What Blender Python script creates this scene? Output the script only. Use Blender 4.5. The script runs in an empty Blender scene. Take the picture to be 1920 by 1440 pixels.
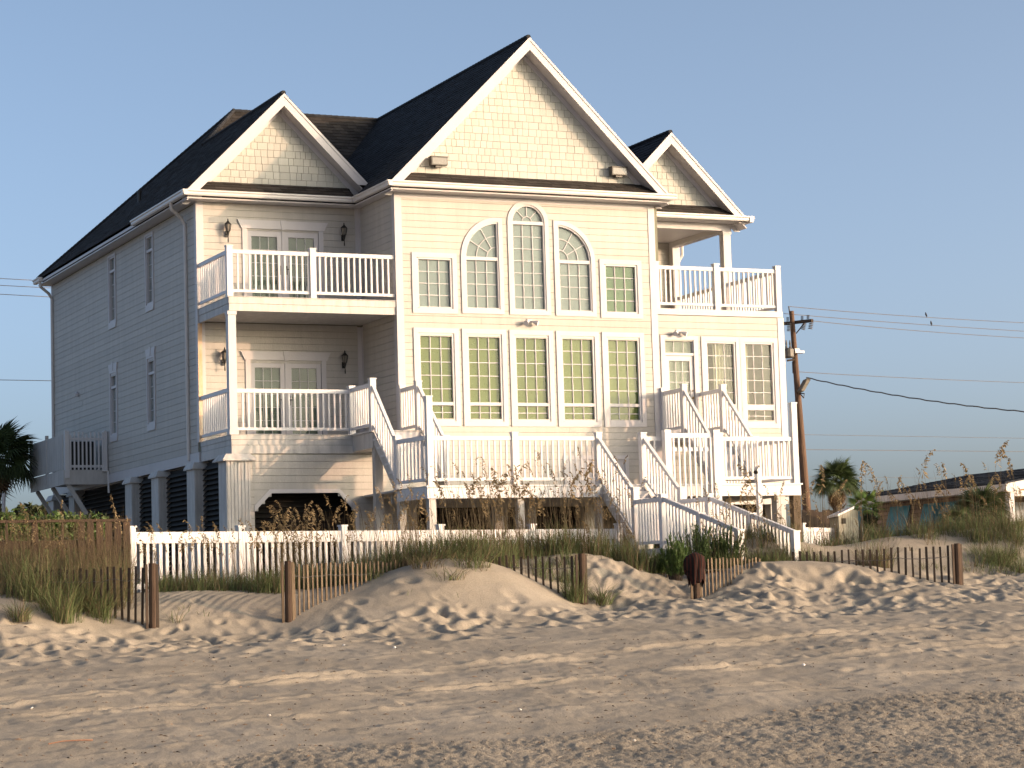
import bpy, math, random
import numpy as np
from mathutils import Vector, Matrix
R = math.radians
rnd = random.Random(7)
C = bpy.context.scene.collection
sc = bpy.context.scene

# ------------------------------------------------------------------ camera
YAW, PITCH, ROLL = R(24.556), R(5.392), R(-1.696)
FPX = 4363.9
fw = Vector((math.sin(YAW)*math.cos(PITCH), math.cos(YAW)*math.cos(PITCH), math.sin(PITCH)))
rt0 = fw.cross(Vector((0, 0, 1))).normalized(); up0 = rt0.cross(fw)
rt = math.cos(ROLL)*rt0 + math.sin(ROLL)*up0
up = -math.sin(ROLL)*rt0 + math.cos(ROLL)*up0
CAM = Vector((-18.621, -46.606, 1.6))
cd = bpy.data.cameras.new('camera'); cam = bpy.data.objects.new('camera', cd); C.objects.link(cam)
m = Matrix((rt, up, -fw)).transposed().to_4x4(); m.translation = CAM; cam.matrix_world = m
cd.sensor_width = 36; cd.lens = FPX/1920*36; cd.clip_end = 3000; cd.clip_start = 0.5
sc.camera = cam
def at(u, v, d):
    """point seen at photograph pixel (u, v) at depth d metres from the camera"""
    return CAM + d*(fw + rt*((u-960)/FPX) - up*((v-720)/FPX))

# ------------------------------------------------------------------ light
SUN = Vector((2.6, -2.2, 0.417)).normalized()
elev = math.asin(SUN.z); az = math.atan2(SUN.x, SUN.y)
w = bpy.data.worlds.new('World'); sc.world = w; w.use_nodes = True
nt = w.node_tree; nt.nodes.clear()
sky = nt.nodes.new('ShaderNodeTexSky'); sky.sky_type = 'NISHITA'; sky.sun_disc = False
sky.sun_elevation = max(elev, R(7)); sky.sun_rotation = az; sky.air_density = 0.3; sky.dust_density = 4.0; sky.ozone_density = 1.0
bg = nt.nodes.new('ShaderNodeBackground'); bg.inputs[1].default_value = 0.15
mxs = nt.nodes.new('ShaderNodeMix'); mxs.data_type = 'RGBA'; mxs.blend_type = 'MULTIPLY'; mxs.inputs[0].default_value = 1
mxs.inputs[7].default_value = (1.80, 1.73, 1.47, 1)
out = nt.nodes.new('ShaderNodeOutputWorld')
nt.links.new(sky.outputs[0], mxs.inputs[6]); nt.links.new(mxs.outputs[2], bg.inputs[0]); nt.links.new(bg.outputs[0], out.inputs[0])
sd = bpy.data.lights.new('sun', 'SUN'); sd.energy = 2.0; sd.angle = R(0.6); sd.color = (1.0, 0.61, 0.38)
so = bpy.data.objects.new('sun', sd); C.objects.link(so)
so.rotation_euler = SUN.to_track_quat('Z', 'Y').to_euler(); so.location = (20, -30, 30)
sc.view_settings.view_transform = 'Standard'; sc.view_settings.look = 'None'
sc.view_settings.exposure = 1.03; sc.view_settings.gamma = 1; sc.view_settings.use_curve_mapping = False
sc.render.engine = 'CYCLES'
sc.cycles.max_bounces = 6; sc.cycles.transparent_max_bounces = 12

# ------------------------------------------------------------------ materials
MATS = {}
def mat(name, col, rough=0.6, var=0.0, noise=0.0, nscale=6.0, bump=0.0, bscale=40.0, spec=0.3, island=0.0, stretch=(1, 1, 1), col2=None, metal=0.0, trans=0.0):
    """principled material: var = per-object tint, noise = blotches between col and col2, island = per-piece tint"""
    mt = bpy.data.materials.new(name); mt.use_nodes = True; t = mt.node_tree; n = t.nodes; L = t.links
    b = n['Principled BSDF']; b.inputs['Roughness'].default_value = rough; b.inputs['Specular IOR Level'].default_value = spec
    b.inputs['Metallic'].default_value = metal
    geo = n.new('ShaderNodeNewGeometry')
    mp = n.new('ShaderNodeMapping'); mp.inputs['Scale'].default_value = stretch; L.new(geo.outputs['Position'], mp.inputs[0])
    c = (*col, 1); src = None
    if noise or col2:
        nz = n.new('ShaderNodeTexNoise'); nz.inputs['Scale'].default_value = nscale; nz.inputs['Detail'].default_value = 6; nz.inputs['Roughness'].default_value = 0.65
        L.new(mp.outputs[0], nz.inputs['Vector'])
        rp = n.new('ShaderNodeValToRGB'); rp.color_ramp.elements[0].position = 0.32; rp.color_ramp.elements[1].position = 0.68
        c2 = col2 or tuple(x*(1-noise) for x in col)
        rp.color_ramp.elements[0].color = (*c2, 1); rp.color_ramp.elements[1].color = c
        L.new(nz.outputs[0], rp.inputs[0]); src = rp.outputs[0]
    for amt, kind in ((var, 'o'), (island, 'i')):
        if not amt: continue
        if kind == 'o':
            oi = n.new('ShaderNodeObjectInfo'); s = oi.outputs['Random']
        else: s = geo.outputs['Random Per Island']
        mr = n.new('ShaderNodeMapRange'); mr.inputs[3].default_value = 1-amt; mr.inputs[4].default_value = 1+amt*0.6; L.new(s, mr.inputs[0])
        vm = n.new('ShaderNodeVectorMath'); vm.operation = 'SCALE'
        if src: L.new(src, vm.inputs[0])
        else: vm.inputs[0].default_value = col
        L.new(mr.outputs[0], vm.inputs['Scale']); src = vm.outputs[0]
    if src: L.new(src, b.inputs['Base Color'])
    else: b.inputs['Base Color'].default_value = c
    if bump:
        bz = n.new('ShaderNodeTexNoise'); bz.inputs['Scale'].default_value = bscale; bz.inputs['Detail'].default_value = 4
        L.new(mp.outputs[0], bz.inputs['Vector'])
        bp = n.new('ShaderNodeBump'); bp.inputs['Strength'].default_value = bump; bp.inputs['Distance'].default_value = 0.02
        L.new(bz.outputs[0], bp.inputs['Height']); L.new(bp.outputs[0], b.inputs['Normal'])
    if trans:
        tr = n.new('ShaderNodeBsdfTranslucent'); mx = n.new('ShaderNodeMixShader'); mx.inputs[0].default_value = trans
        if src: L.new(src, tr.inputs[0])
        else: tr.inputs[0].default_value = c
        L.new(b.outputs[0], mx.inputs[1]); L.new(tr.outputs[0], mx.inputs[2]); L.new(mx.outputs[0], n['Material Output'].inputs[0])
    MATS[name] = mt; return mt
M_sid = mat('siding_paint', (0.48, 0.455, 0.42), 0.55, var=0.06, noise=0.13, nscale=2.4, bump=0.25, bscale=60, stretch=(2.2, 2.2, .35))
M_shk = mat('shake_paint', (0.48, 0.475, 0.435), 0.6, var=0.07, island=0.07, noise=0.06, nscale=3, bump=0.35, bscale=50, stretch=(4, 4, 1))
M_white = mat('white_trim', (0.54, 0.52, 0.53), 0.45, var=0.03, noise=0.08, nscale=1.7, bump=0.1, bscale=30)
M_rail = mat('white_railing', (0.62, 0.61, 0.62), 0.4, var=0.03, noise=0.05, nscale=2.5, bump=0.08, bscale=30)
M_old = mat('weathered_white', (0.54, 0.52, 0.50), 0.55, noise=0.28, nscale=3.0, stretch=(2, 2, .5), bump=0.15)
M_gut = mat('gutter_metal', (0.62, 0.59, 0.57), 0.35, noise=0.1, nscale=2, spec=0.5)
M_dark = mat('lap_shade_sheathing', (0.20, 0.20, 0.15), 0.9)  # shadow under the laps is put into this colour, seen through board gaps
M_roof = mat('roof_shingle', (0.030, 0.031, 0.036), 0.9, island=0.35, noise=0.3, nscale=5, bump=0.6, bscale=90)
M_roofb = mat('lit_roof_shingle', (0.044, 0.037, 0.033), 0.9, island=0.45, noise=0.3, nscale=5, bump=0.6, bscale=90)  # lit copy of the roof shingle, sun on these slopes put into the brown
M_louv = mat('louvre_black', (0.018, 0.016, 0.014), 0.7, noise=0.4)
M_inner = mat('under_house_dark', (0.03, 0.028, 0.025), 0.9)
M_room = mat('room_interior', (0.30, 0.28, 0.21), 0.9)
M_curt = mat('curtain_cloth', (0.62, 0.60, 0.46), 0.9, noise=0.1)
M_black = mat('black_metal', (0.012, 0.012, 0.013), 0.4, spec=0.5)
M_grey = mat('grey_metal', (0.13, 0.12, 0.11), 0.45, noise=0.3, nscale=8, metal=0.3)
M_lens = mat('lamp_lens', (0.22, 0.20, 0.17), 0.2, noise=0.3, nscale=30, spec=0.7)
M_brass = mat('brass', (0.35, 0.25, 0.12), 0.3, metal=0.8)
M_bl_green = mat('olive_blind', (0.145, 0.185, 0.058), 0.9, var=0.08, noise=0.06, nscale=1.2, bump=0.15, bscale=250)
M_bl_grey = mat('grey_blind', (0.22, 0.265, 0.28), 0.9, var=0.08, noise=0.1, nscale=1.6, bump=0.15, bscale=250)
M_bl_mint = mat('green_blind', (0.08, 0.155, 0.075), 0.9, noise=0.12, nscale=2, bump=0.15, bscale=250)
M_bl_door = mat('door_blind', (0.20, 0.24, 0.20), 0.9, noise=0.35, nscale=1.5)
M_bl_side = mat('side_blind', (0.48, 0.52, 0.55), 0.9, noise=0.6, nscale=2.5)
M_rust = mat('rust_stain', (0.55, 0.27, 0.10), 0.7, noise=0.6, nscale=3, stretch=(1, 1, .4), col2=(.75, .68, .55))
M_wood = mat('fence_wood', (0.075, 0.046, 0.031), 0.85, var=0.25, noise=0.45, nscale=7, bump=0.5, bscale=60, stretch=(3, 3, .5))
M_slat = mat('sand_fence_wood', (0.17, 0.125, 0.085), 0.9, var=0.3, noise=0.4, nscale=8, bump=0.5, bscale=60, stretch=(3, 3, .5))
M_slatd = mat('dark_and_shaded_wood', (0.07, 0.05, 0.038), 0.9, var=0.3, noise=0.4, nscale=8, bump=0.4, stretch=(3, 3, .5))  # shaded side of three sand fences painted in; also plain dark timber elsewhere
M_pole = mat('pole_wood', (0.15, 0.09, 0.06), 0.85, noise=0.45, nscale=3, bump=0.5, bscale=30, stretch=(5, 5, .4))
M_wire = mat('wire', (0.10, 0.09, 0.085), 0.6)
M_bird = mat('feathers', (0.03, 0.025, 0.025), 0.8)
M_nroof = mat('neighbour_roof', (0.035, 0.042, 0.055), 0.9, noise=0.25, nscale=4, island=.2)
M_nwall = mat('neighbour_brick', (0.23, 0.17, 0.14), 0.9, island=0.3, noise=0.2)
M_nshake = mat('orange_shake', (0.42, 0.24, 0.12), 0.9, island=0.25, noise=0.2)
M_blue = mat('turquoise_shutter', (0.05, 0.19, 0.26), 0.6, noise=0.25)
M_shed = mat('shed_board', (0.24, 0.23, 0.19), 0.85, noise=0.3)
M_green = mat('grass_green', (0.12, 0.15, 0.06), 0.7, island=0.45, trans=0.25)
M_dry = mat('grass_dry', (0.17, 0.13, 0.078), 0.8, island=0.4, trans=0.2)
M_oat = mat('oat_seed', (0.27, 0.20, 0.11), 0.8, island=0.35, trans=0.25)
M_palm = mat('palm_leaf', (0.06, 0.09, 0.032), 0.5, island=0.35, trans=0.2, spec=0.5)
M_palml = mat('young_palm_leaf', (0.09, 0.15, 0.035), 0.5, island=0.3, trans=0.3)
M_palmd = mat('dead_palm_leaf', (0.17, 0.11, 0.06), 0.8, island=0.35)
M_bark = mat('bark', (0.15, 0.115, 0.085), 0.9, noise=0.5, nscale=6, bump=0.8, bscale=15)
M_leaf = mat('leaf', (0.050, 0.062, 0.026), 0.6, island=0.5, trans=0.2)
M_hedge = mat('hedge_leaf', (0.075, 0.125, 0.028), 0.45, island=0.5, trans=0.25, spec=0.5)
M_shrub = mat('shrub_leaf', (0.075, 0.115, 0.040), 0.6, island=0.45, trans=0.25)
M_shrubb = mat('bright_shrub_leaf', (0.10, 0.16, 0.05), 0.6, island=0.4, trans=0.3)
M_shell = mat('shell', (0.75, 0.72, 0.68), 0.4)
M_twig = mat('orange_debris', (0.20, 0.10, 0.06), 0.8)

def glass_mat():
    mt = bpy.data.materials.new('window_glass'); mt.use_nodes = True; t = mt.node_tree; n = t.nodes; n.clear()
    o = n.new('ShaderNodeOutputMaterial'); mx = n.new('ShaderNodeMixShader'); tr = n.new('ShaderNodeBsdfTransparent'); gl = n.new('ShaderNodeBsdfGlossy')
    gl.inputs['Roughness'].default_value = 0.02; tr.inputs[0].default_value = (0.93, 0.95, 0.93, 1)
    lw = n.new('ShaderNodeLayerWeight'); lw.inputs[0].default_value = 0.5
    pw = n.new('ShaderNodeMath'); pw.operation = 'POWER'; pw.inputs[1].default_value = 3.0; t.links.new(lw.outputs['Facing'], pw.inputs[0])
    ad = n.new('ShaderNodeMath'); ad.operation = 'MULTIPLY_ADD'; ad.inputs[1].default_value = 0.6; ad.inputs[2].default_value = 0.018
    t.links.new(pw.outputs[0], ad.inputs[0]); t.links.new(ad.outputs[0], mx.inputs[0]); t.links.new(tr.outputs[0], mx.inputs[1]); t.links.new(gl.outputs[0], mx.inputs[2])
    bz = n.new('ShaderNodeTexNoise'); bz.inputs['Scale'].default_value = 1.2
    geo = n.new('ShaderNodeNewGeometry'); t.links.new(geo.outputs['Position'], bz.inputs['Vector'])
    bp = n.new('ShaderNodeBump'); bp.inputs['Strength'].default_value = 0.25; bp.inputs['Distance'].default_value = 0.02
    t.links.new(bz.outputs[0], bp.inputs['Height']); t.links.new(bp.outputs[0], gl.inputs['Normal'])
    t.links.new(mx.outputs[0], o.inputs[0]); return mt
M_glass = glass_mat()

def sand_mat():
    mt = bpy.data.materials.new('sand'); mt.use_nodes = True; t = mt.node_tree; n = t.nodes; L = t.links
    b = n['Principled BSDF']; b.inputs['Roughness'].default_value = 0.95; b.inputs['Specular IOR Level'].default_value = 0.1
    geo = n.new('ShaderNodeNewGeometry')
    def noise(s, det=5, ro=0.6):
        z = n.new('ShaderNodeTexNoise'); z.inputs['Scale'].default_value = s; z.inputs['Detail'].default_value = det; z.inputs['Roughness'].default_value = ro
        L.new(geo.outputs['Position'], z.inputs['Vector']); return z
    a = noise(0.7); r1 = n.new('ShaderNodeValToRGB')
    r1.color_ramp.elements[0].position = .3; r1.color_ramp.elements[0].color = (0.275, 0.240, 0.195, 1)
    r1.color_ramp.elements[1].position = .7; r1.color_ramp.elements[1].color = (0.35, 0.308, 0.255, 1)
    L.new(a.outputs[0], r1.inputs[0])
    g = noise(55, 3); r2 = n.new('ShaderNodeValToRGB')
    r2.color_ramp.elements[0].position = .30; r2.color_ramp.elements[0].color = (0.62, 0.58, 0.54, 1)
    r2.color_ramp.elements[1].position = .55; r2.color_ramp.elements[1].color = (1, 1, 1, 1)
    L.new(g.outputs[0], r2.inputs[0])
    mx = n.new('ShaderNodeMix'); mx.data_type = 'RGBA'; mx.blend_type = 'MULTIPLY'; mx.inputs[0].default_value = 0.7
    L.new(r1.outputs[0], mx.inputs[6]); L.new(r2.outputs[0], mx.inputs[7]); L.new(mx.outputs[2], b.inputs['Base Color'])
    h1 = noise(28, 4, .7); h2 = noise(110, 3, .7)
    m1 = n.new('ShaderNodeMath'); m1.operation = 'MULTIPLY_ADD'; L.new(h2.outputs[0], m1.inputs[0]); m1.inputs[1].default_value = 0.4; L.new(h1.outputs[0], m1.inputs[2])
    # rough, crumbly sand where the mesh attribute says so
    at_ = n.new('ShaderNodeAttribute'); at_.attribute_name = 'coarse'
    st = n.new('ShaderNodeMapRange'); st.inputs[3].default_value = 0.38; st.inputs[4].default_value = 1.0; L.new(at_.outputs['Fac'], st.inputs[0])
    bp = n.new('ShaderNodeBump'); bp.inputs['Distance'].default_value = 0.030
    L.new(st.outputs[0], bp.inputs['Strength']); L.new(m1.outputs[0], bp.inputs['Height']); L.new(bp.outputs[0], b.inputs['Normal'])
    return mt
M_sand = sand_mat()

# ------------------------------------------------------------------ helpers
WL = {}
class MB:
    def __init__(s): s.v = []; s.f = []; s.mi = []; s.k = 0
    def add(s, vs, fs):
        o = len(s.v); s.v += [tuple(p) for p in vs]; s.f += [tuple(i+o for i in f) for f in fs]; s.mi += [s.k]*len(fs); return s
    def box(s, x0, y0, z0, x1, y1, z1):
        if x0 > x1: x0, x1 = x1, x0
        if y0 > y1: y0, y1 = y1, y0
        if z0 > z1: z0, z1 = z1, z0
        return s.add([(x0,y0,z0),(x1,y0,z0),(x1,y1,z0),(x0,y1,z0),(x0,y0,z1),(x1,y0,z1),(x1,y1,z1),(x0,y1,z1)],
              [(0,3,2,1),(4,5,6,7),(0,1,5,4),(1,2,6,5),(2,3,7,6),(3,0,4,7)])
    def beam(s, a, b, w, h, upv=(0, 0, 1)):
        """box along a-b; w across, h along upv (kept as given, so sloped rails have plumb ends)"""
        a = Vector(a); b = Vector(b); d = (b-a).normalized(); u = Vector(upv); sd_ = d.cross(u).normalized()*(w/2); u = u*(h/2)
        vs = [p+i*sd_+j*u for p in (a, b) for i, j in ((-1,-1),(1,-1),(1,1),(-1,1))]
        return s.add(vs, [(0,1,2,3),(7,6,5,4),(0,4,5,1),(1,5,6,2),(2,6,7,3),(3,7,4,0)])
    def tube(s, pts, r, n=8, r2=None):
        pts = [Vector(p) for p in pts]; o = len(s.v); k = len(pts)
        for i, p in enumerate(pts):
            d = (pts[min(i+1, k-1)]-pts[max(i-1, 0)]).normalized()
            a = d.cross(Vector((0, 0, 1)) if abs(d.z) < .95 else Vector((1, 0, 0))).normalized(); b = d.cross(a)
            rr = r if r2 is None else r+(r2-r)*i/(k-1)
            for j in range(n):
                t = 2*math.pi*j/n; s.v.append(tuple(p+rr*(math.cos(t)*a+math.sin(t)*b)))
        for i in range(k-1):
            for j in range(n):
                s.f.append((o+i*n+j, o+i*n+(j+1) % n, o+(i+1)*n+(j+1) % n, o+(i+1)*n+j)); s.mi.append(s.k)
        s.f.append(tuple(o+j for j in range(n))[::-1]); s.f.append(tuple(o+(k-1)*n+j for j in range(n))); s.mi += [s.k]*2
        return s
    def lathe(s, cx, cy, prof, n=12):
        o = len(s.v); k = len(prof)
        for r_, z_ in prof:
            for j in range(n):
                t = 2*math.pi*j/n; s.v.append((cx+r_*math.cos(t), cy+r_*math.sin(t), z_))
        for i in range(k-1):
            for j in range(n):
                s.f.append((o+i*n+j, o+i*n+(j+1) % n, o+(i+1)*n+(j+1) % n, o+(i+1)*n+j)); s.mi.append(s.k)
        s.f.append(tuple(o+j for j in range(n))[::-1]); s.f.append(tuple(o+(k-1)*n+j for j in range(n))); s.mi += [s.k]*2
        return s
    def prism(s, poly, d):
        """polygon (3D points) extruded by vector d"""
        n = len(poly); d = Vector(d); vs = [Vector(p) for p in poly]; vs = vs+[p+d for p in vs]
        return s.add(vs, [tuple(range(n))[::-1], tuple(range(n, 2*n))]+[(i, (i+1) % n, n+(i+1) % n, n+i) for i in range(n)])
    def mesh(s, name, mats):
        me = bpy.data.meshes.new(name); me.from_pydata(s.v, [], s.f)
        if not isinstance(mats, (list, tuple)): mats = [mats]
        for q in mats: me.materials.append(q)
        if len(mats) > 1: me.polygons.foreach_set('material_index', s.mi)
        me.validate(); me.update(); return me
    def build(s, name, mats, parent=None, smooth=False, **k):
        return inst(name, s.mesh(name, mats), (0, 0, 0), parent, smooth=smooth, **k)
def inst(name, me, loc, parent=None, scale=None, rot=None, smooth=False, label=None, kind=None):
    o = bpy.data.objects.new(name, me); C.objects.link(o); loc = Vector(loc); o.location = loc; WL[o.name] = loc
    if scale: o.scale = scale
    if rot: o.rotation_euler = rot
    if parent: o.parent = parent; o.matrix_parent_inverse = Matrix.Translation(-WL[parent.name])
    if smooth:
        for p in me.polygons: p.use_smooth = True
    if label: o['label'] = label
    if kind: o['kind'] = kind
    return o
def thing(name, label, cat, loc=(0, 0, 0), group=None):
    o = bpy.data.objects.new(name, None); C.objects.link(o); o.location = loc; o.empty_display_size = .2
    WL[o.name] = Vector(loc); o['label'] = label; o['category'] = cat
    if group: o['group'] = group
    return o
def tag(o, label, cat, group=None, kind=None):
    o['label'] = label
    if cat: o['category'] = cat
    if group: o['group'] = group
    if kind: o['kind'] = kind
    return o
def unit_box(name, mt):
    return MB().box(-.5, -.5, -.5, .5, .5, .5).mesh(name, mt)
UB = {}
def bx(name, mt, parent, x0, y0, z0, x1, y1, z1, **k):
    """a box object sharing one unit mesh per material"""
    if mt.name not in UB: UB[mt.name] = unit_box('board_'+mt.name, mt)
    return inst(name, UB[mt.name], ((x0+x1)/2, (y0+y1)/2, (z0+z1)/2), parent, scale=(abs(x1-x0), abs(y1-y0), abs(z1-z0)), **k)
def clip(poly, a, b, c):
    """keep the part of a 2D polygon where a*x+b*y<=c"""
    out = []
    for i in range(len(poly)):
        p, q = poly[i], poly[(i+1) % len(poly)]; dp = a*p[0]+b*p[1]-c; dq = a*q[0]+b*q[1]-c
        if dp <= 0: out.append(p)
        if (dp < 0 < dq) or (dq < 0 < dp):
            t = dp/(dp-dq); out.append((p[0]+t*(q[0]-p[0]), p[1]+t*(q[1]-p[1])))
    return out
def clip_convex(poly, shape):
    ar = sum(shape[i][0]*shape[(i+1) % len(shape)][1]-shape[(i+1) % len(shape)][0]*shape[i][1] for i in range(len(shape)))
    sh = shape if ar > 0 else shape[::-1]
    for i in range(len(sh)):
        (x0, y0), (x1, y1) = sh[i], sh[(i+1) % len(sh)]; a, b = (y1-y0), -(x1-x0)
        poly = clip(poly, a, b, a*x0+b*y0)
        if len(poly) < 3: return []
    return poly

# ------------------------------------------------------------------ ground
def vnoise(x, y, seed):
    r_ = np.random.RandomState(seed); T = r_.rand(256, 256).astype(np.float32)
    xi = np.floor(x).astype(int); yi = np.floor(y).astype(int); fx = x-xi; fy = y-yi
    fx = fx*fx*(3-2*fx); fy = fy*fy*(3-2*fy)
    g = lambda i, j: T[i & 255, j & 255]
    return (g(xi, yi)*(1-fx)+g(xi+1, yi)*fx)*(1-fy)+(g(xi, yi+1)*(1-fx)+g(xi+1, yi+1)*fx)*fy-.5
def sstep(a, b, t):
    t = np.clip((t-a)/(b-a), 0, 1); return t*t*(3-2*t)
def base_h(x, y):
    yy = np.maximum(y, -27.0)
    z = 1.37+.118*(yy+11.35)+.031*(np.clip(x, -16, 9)+8.73)
    z = np.where(y < -27, z-.03*(np.clip(-27-y, 0, 12)), z)
    pl = 1.95
    k = sstep(-12.0, -8.5, y)
    return z*(1-k)+pl*k
CP = [(0,1124,35.8),(60,1128,36),(0,1176,34.6),(100,1165,35.3),(180,1143,36.6),(203,1150,36.4),(250,1168,36.1),(288,1180,36),
 (350,1114,38),(420,1112,38.2),(490,1114,38),(430,1150,36.9),(350,1160,36.5),(540,1168,36.7),(560,1165,36.7),(610,1138,37.2),(660,1110,38),(720,1086,38.3),(790,1062,38.6),(850,1050,38.9),
 (940,1072,38.9),(1000,1094,38.9),(1085,1132,39),(700,1168,36.2),(900,1160,36.8),(800,1110,37.6),(900,1115,37.8),(1120,1048,41),(1180,1060,41.2),(1150,1100,40),(1225,1112,40),
 (1280,1088,41.5),(1310,1078,43),(1250,1125,39.3),(1305,1128,40),(1360,1092,40.8),(1400,1064,41.6),(1440,1046,42),(1500,1050,42.2),(1600,1062,42.2),(1700,1077,42),(1800,1097,41.6),
 (1450,1100,40.2),(1600,1115,40),(1480,1024,44.5),(1600,1022,45),(1700,1012,45.5),(1800,1006,46),(1920,1008,46),(1900,1062,44),(1860,1090,42.3),(1500,1079,41.2),(1450,1078,41),(1600,1086,41.2),(1550,1057,42.2),(1650,1068,42.2),(1700,1092,41.1),(1500,1128,39.0),(1400,1113,39.6),(1600,1132,39),(1440,1048,43),(1500,1046,43.3),(1600,1046,43.6),(1700,1044,43.8),(1000,1045,41.5),(1060,1042,41.8),(900,1055,41)]
cpw = [at(*c) for c in CP]
extra = [(x, -15.5) for x in range(-16, 12, 3)]+[(x, -5.5) for x in range(-14, 6, 3)]+[(-13, -8), (-13, -11), (0, -7.8), (3.5, -9.8), (-4, -7.5), (-8, -7.5)]
PX = np.array([[p.x, p.y] for p in cpw]+[list(e) for e in extra], float)
PZ = np.array([p.z for p in cpw]+[float(base_h(np.float64(e[0]), np.float64(e[1]))) for e in extra])
for i, e in enumerate(extra):
    if e == (3.5, -9.8): PZ[len(cpw)+i] = 1.8
SIG = 0.95
K = np.exp(-((PX[:, None]-PX[None])**2).sum(-1)/(2*SIG**2))
WT = np.linalg.solve(K+0.02*np.eye(len(PX)), PZ-base_h(PX[:, 0], PX[:, 1]))
def smooth_h(x, y):
    x = np.asarray(x, float); y = np.asarray(y, float); z = base_h(x, y)
    for (px, py), wt in zip(PX, WT):
        z = z+wt*np.exp(-((x-px)**2+(y-py)**2)/(2*SIG**2))
    # back dune on the right, towards the neighbour's house
    z = z+.45*np.exp(-((x-13)/5.0)**2-((y+6.5)/3.0)**2)
    return z
def gz(x, y): return float(smooth_h(x, y))
def coords(a, b, step, lo, hi):
    c = list(np.arange(a, b, step)); s = step; t = c[0]; L_ = []
    while t > lo: s *= 1.28; t -= s; L_.append(t)
    s = step; t = c[-1]; R_ = []
    while t < hi: s *= 1.28; t += s; R_.append(t)
    return np.array(L_[::-1]+c+R_)
xs = coords(-16, 10.5, .034, -700, 900); ys = coords(-29.5, -7, .044, -300, 1500)
X, Y = np.meshgrid(xs, ys, indexing='ij')
inr = (X > -20) & (X < 20) & (Y > -32) & (Y < 2)
Z = base_h(X, Y); ii = np.where(inr); Z[ii] = smooth_h(X[ii], Y[ii])
Z = Z.astype(np.float32)
fine = ((X > -17) & (X < 11.5) & (Y > -31) & (Y < -6)).astype(np.float32)
# soft unevenness, then crumbly sand below the tide line, wheel ruts, footprints
tide = Y+22.3+.25*np.sin(X*.7)+.5*vnoise(X*.9, Y*.9, 3)
coarse = sstep(.25, -.25, tide)*fine
Z += fine*(.05*vnoise(X*.8, Y*1.1, 11)+.022*vnoise(X*3, Y*3.5, 12)+.009*vnoise(X*9, Y*9, 13)*(1-coarse))
Z += coarse*(.012*vnoise(X*7, Y*5, 21)+.030*np.abs(vnoise(X*15, Y*12, 22))+.033*vnoise(X*27, Y*20, 23))
midz = fine*sstep(-22.3, -21.6, Y)*sstep(-14.2, -15.2, Y)
Z += midz*(.010*vnoise(X*14, Y*11, 31)*(vnoise(X*.8, Y*1.3, 32) > -.05)+.020*np.maximum(0, vnoise(X*5, Y*4.5, 33)-.22))
for yc, amp, wv in ((-16.9, .05, .055), (-17.25, .05, .05), (-18.55, .045, .055), (-18.9, .04, .05), (-20.2, .03, .08), (-21.2, .02, .08), (-15.9, .02, .07)):
    yl = yc+.25*np.sin(X*.35+yc)+.05*np.sin(X*2.1)+.10*vnoise(X*2.5, 0*Y+yc, 41)
    g_ = np.exp(-((Y-yl)/wv)**2)*fine; mod = np.clip(.55+1.3*vnoise(X*.8+yc, Y*0+3, 42)+1.1*vnoise(X*6, Y*6, 43), 0, 1.5)
    Z += g_*amp*mod-.7*amp*fine*np.exp(-((Y-yl-.2)/.1)**2)*np.clip(mod, 0, 1)
rs = np.random.RandomState(5); nd = 0
def dimple(px, py, rx, ry, dep, ang):
    i0, i1 = np.searchsorted(xs, [px-3*rx, px+3*rx]); j0, j1 = np.searchsorted(ys, [py-3*rx, py+3*rx])
    if i1-i0 < 2 or j1-j0 < 2: return
    xx = X[i0:i1, j0:j1]-px; yy = Y[i0:i1, j0:j1]-py; ca, sa = math.cos(ang), math.sin(ang)
    u_ = (xx*ca+yy*sa)/rx; v_ = (-xx*sa+yy*ca)/ry; q = u_*u_+v_*v_
    Z[i0:i1, j0:j1] += (-dep*np.exp(-q)+dep*.30*np.exp(-(np.sqrt(q)-1.7)**2*2.6)).astype(np.float32)
for i in range(8000):
    px = rs.uniform(-16, 10); py = rs.uniform(-20, -9)
    toe = -13.2+(-.5 if px > -1 else .4)*1.0
    p = math.exp(-((py-toe)/1.1)**2)*.75
    if px > .2 and -14.5 < py < -11.0: p = .85
    if -1.2 < px < 2.8 and -13 < py < -9.5: p = .8
    if px > -3 and -21 < py < -14: p = max(p, .22*min(1, (px+3)/5))
    if -6.3 < px < -1.6 and py > -12.3: p *= .35
    p = max(p, .018)
    if rs.rand() > p: continue
    r_ = rs.uniform(.08, .19); dimple(px, py, r_, r_*rs.uniform(.5, .8), rs.uniform(.018, .05)*(1 if py > -15 else .6), rs.uniform(0, 3.14)); nd += 1
# wind ripples on the untrodden slopes
rip = np.exp(-((X+7.5)/1.3)**2-((Y+9.9)/1.0)**2)+np.exp(-((X-.2)/1.0)**2-((Y+10.6)/.8)**2)
Z += (fine*rip*.012*np.sin((X*.75-Y*.66)*42+3*vnoise(X, Y, 51))).astype(np.float32)
nx, ny = X.shape
me = bpy.data.meshes.new('beach_sand')
co = np.stack([X, Y, Z], -1).reshape(-1, 3).astype(np.float32)
idx = np.arange(nx*ny).reshape(nx, ny)
q = np.stack([idx[:-1, :-1], idx[1:, :-1], idx[1:, 1:], idx[:-1, 1:]], -1).reshape(-1, 4)
me.vertices.add(len(co)); me.vertices.foreach_set('co', co.ravel())
me.loops.add(q.size); me.loops.foreach_set('vertex_index', q.ravel().astype(np.int32))
me.polygons.add(len(q)); me.polygons.foreach_set('loop_start', np.arange(0, q.size, 4, dtype=np.int32)); me.polygons.foreach_set('loop_total', np.full(len(q), 4, np.int32))
me.polygons.foreach_set('use_smooth', np.ones(len(q), bool))
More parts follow.
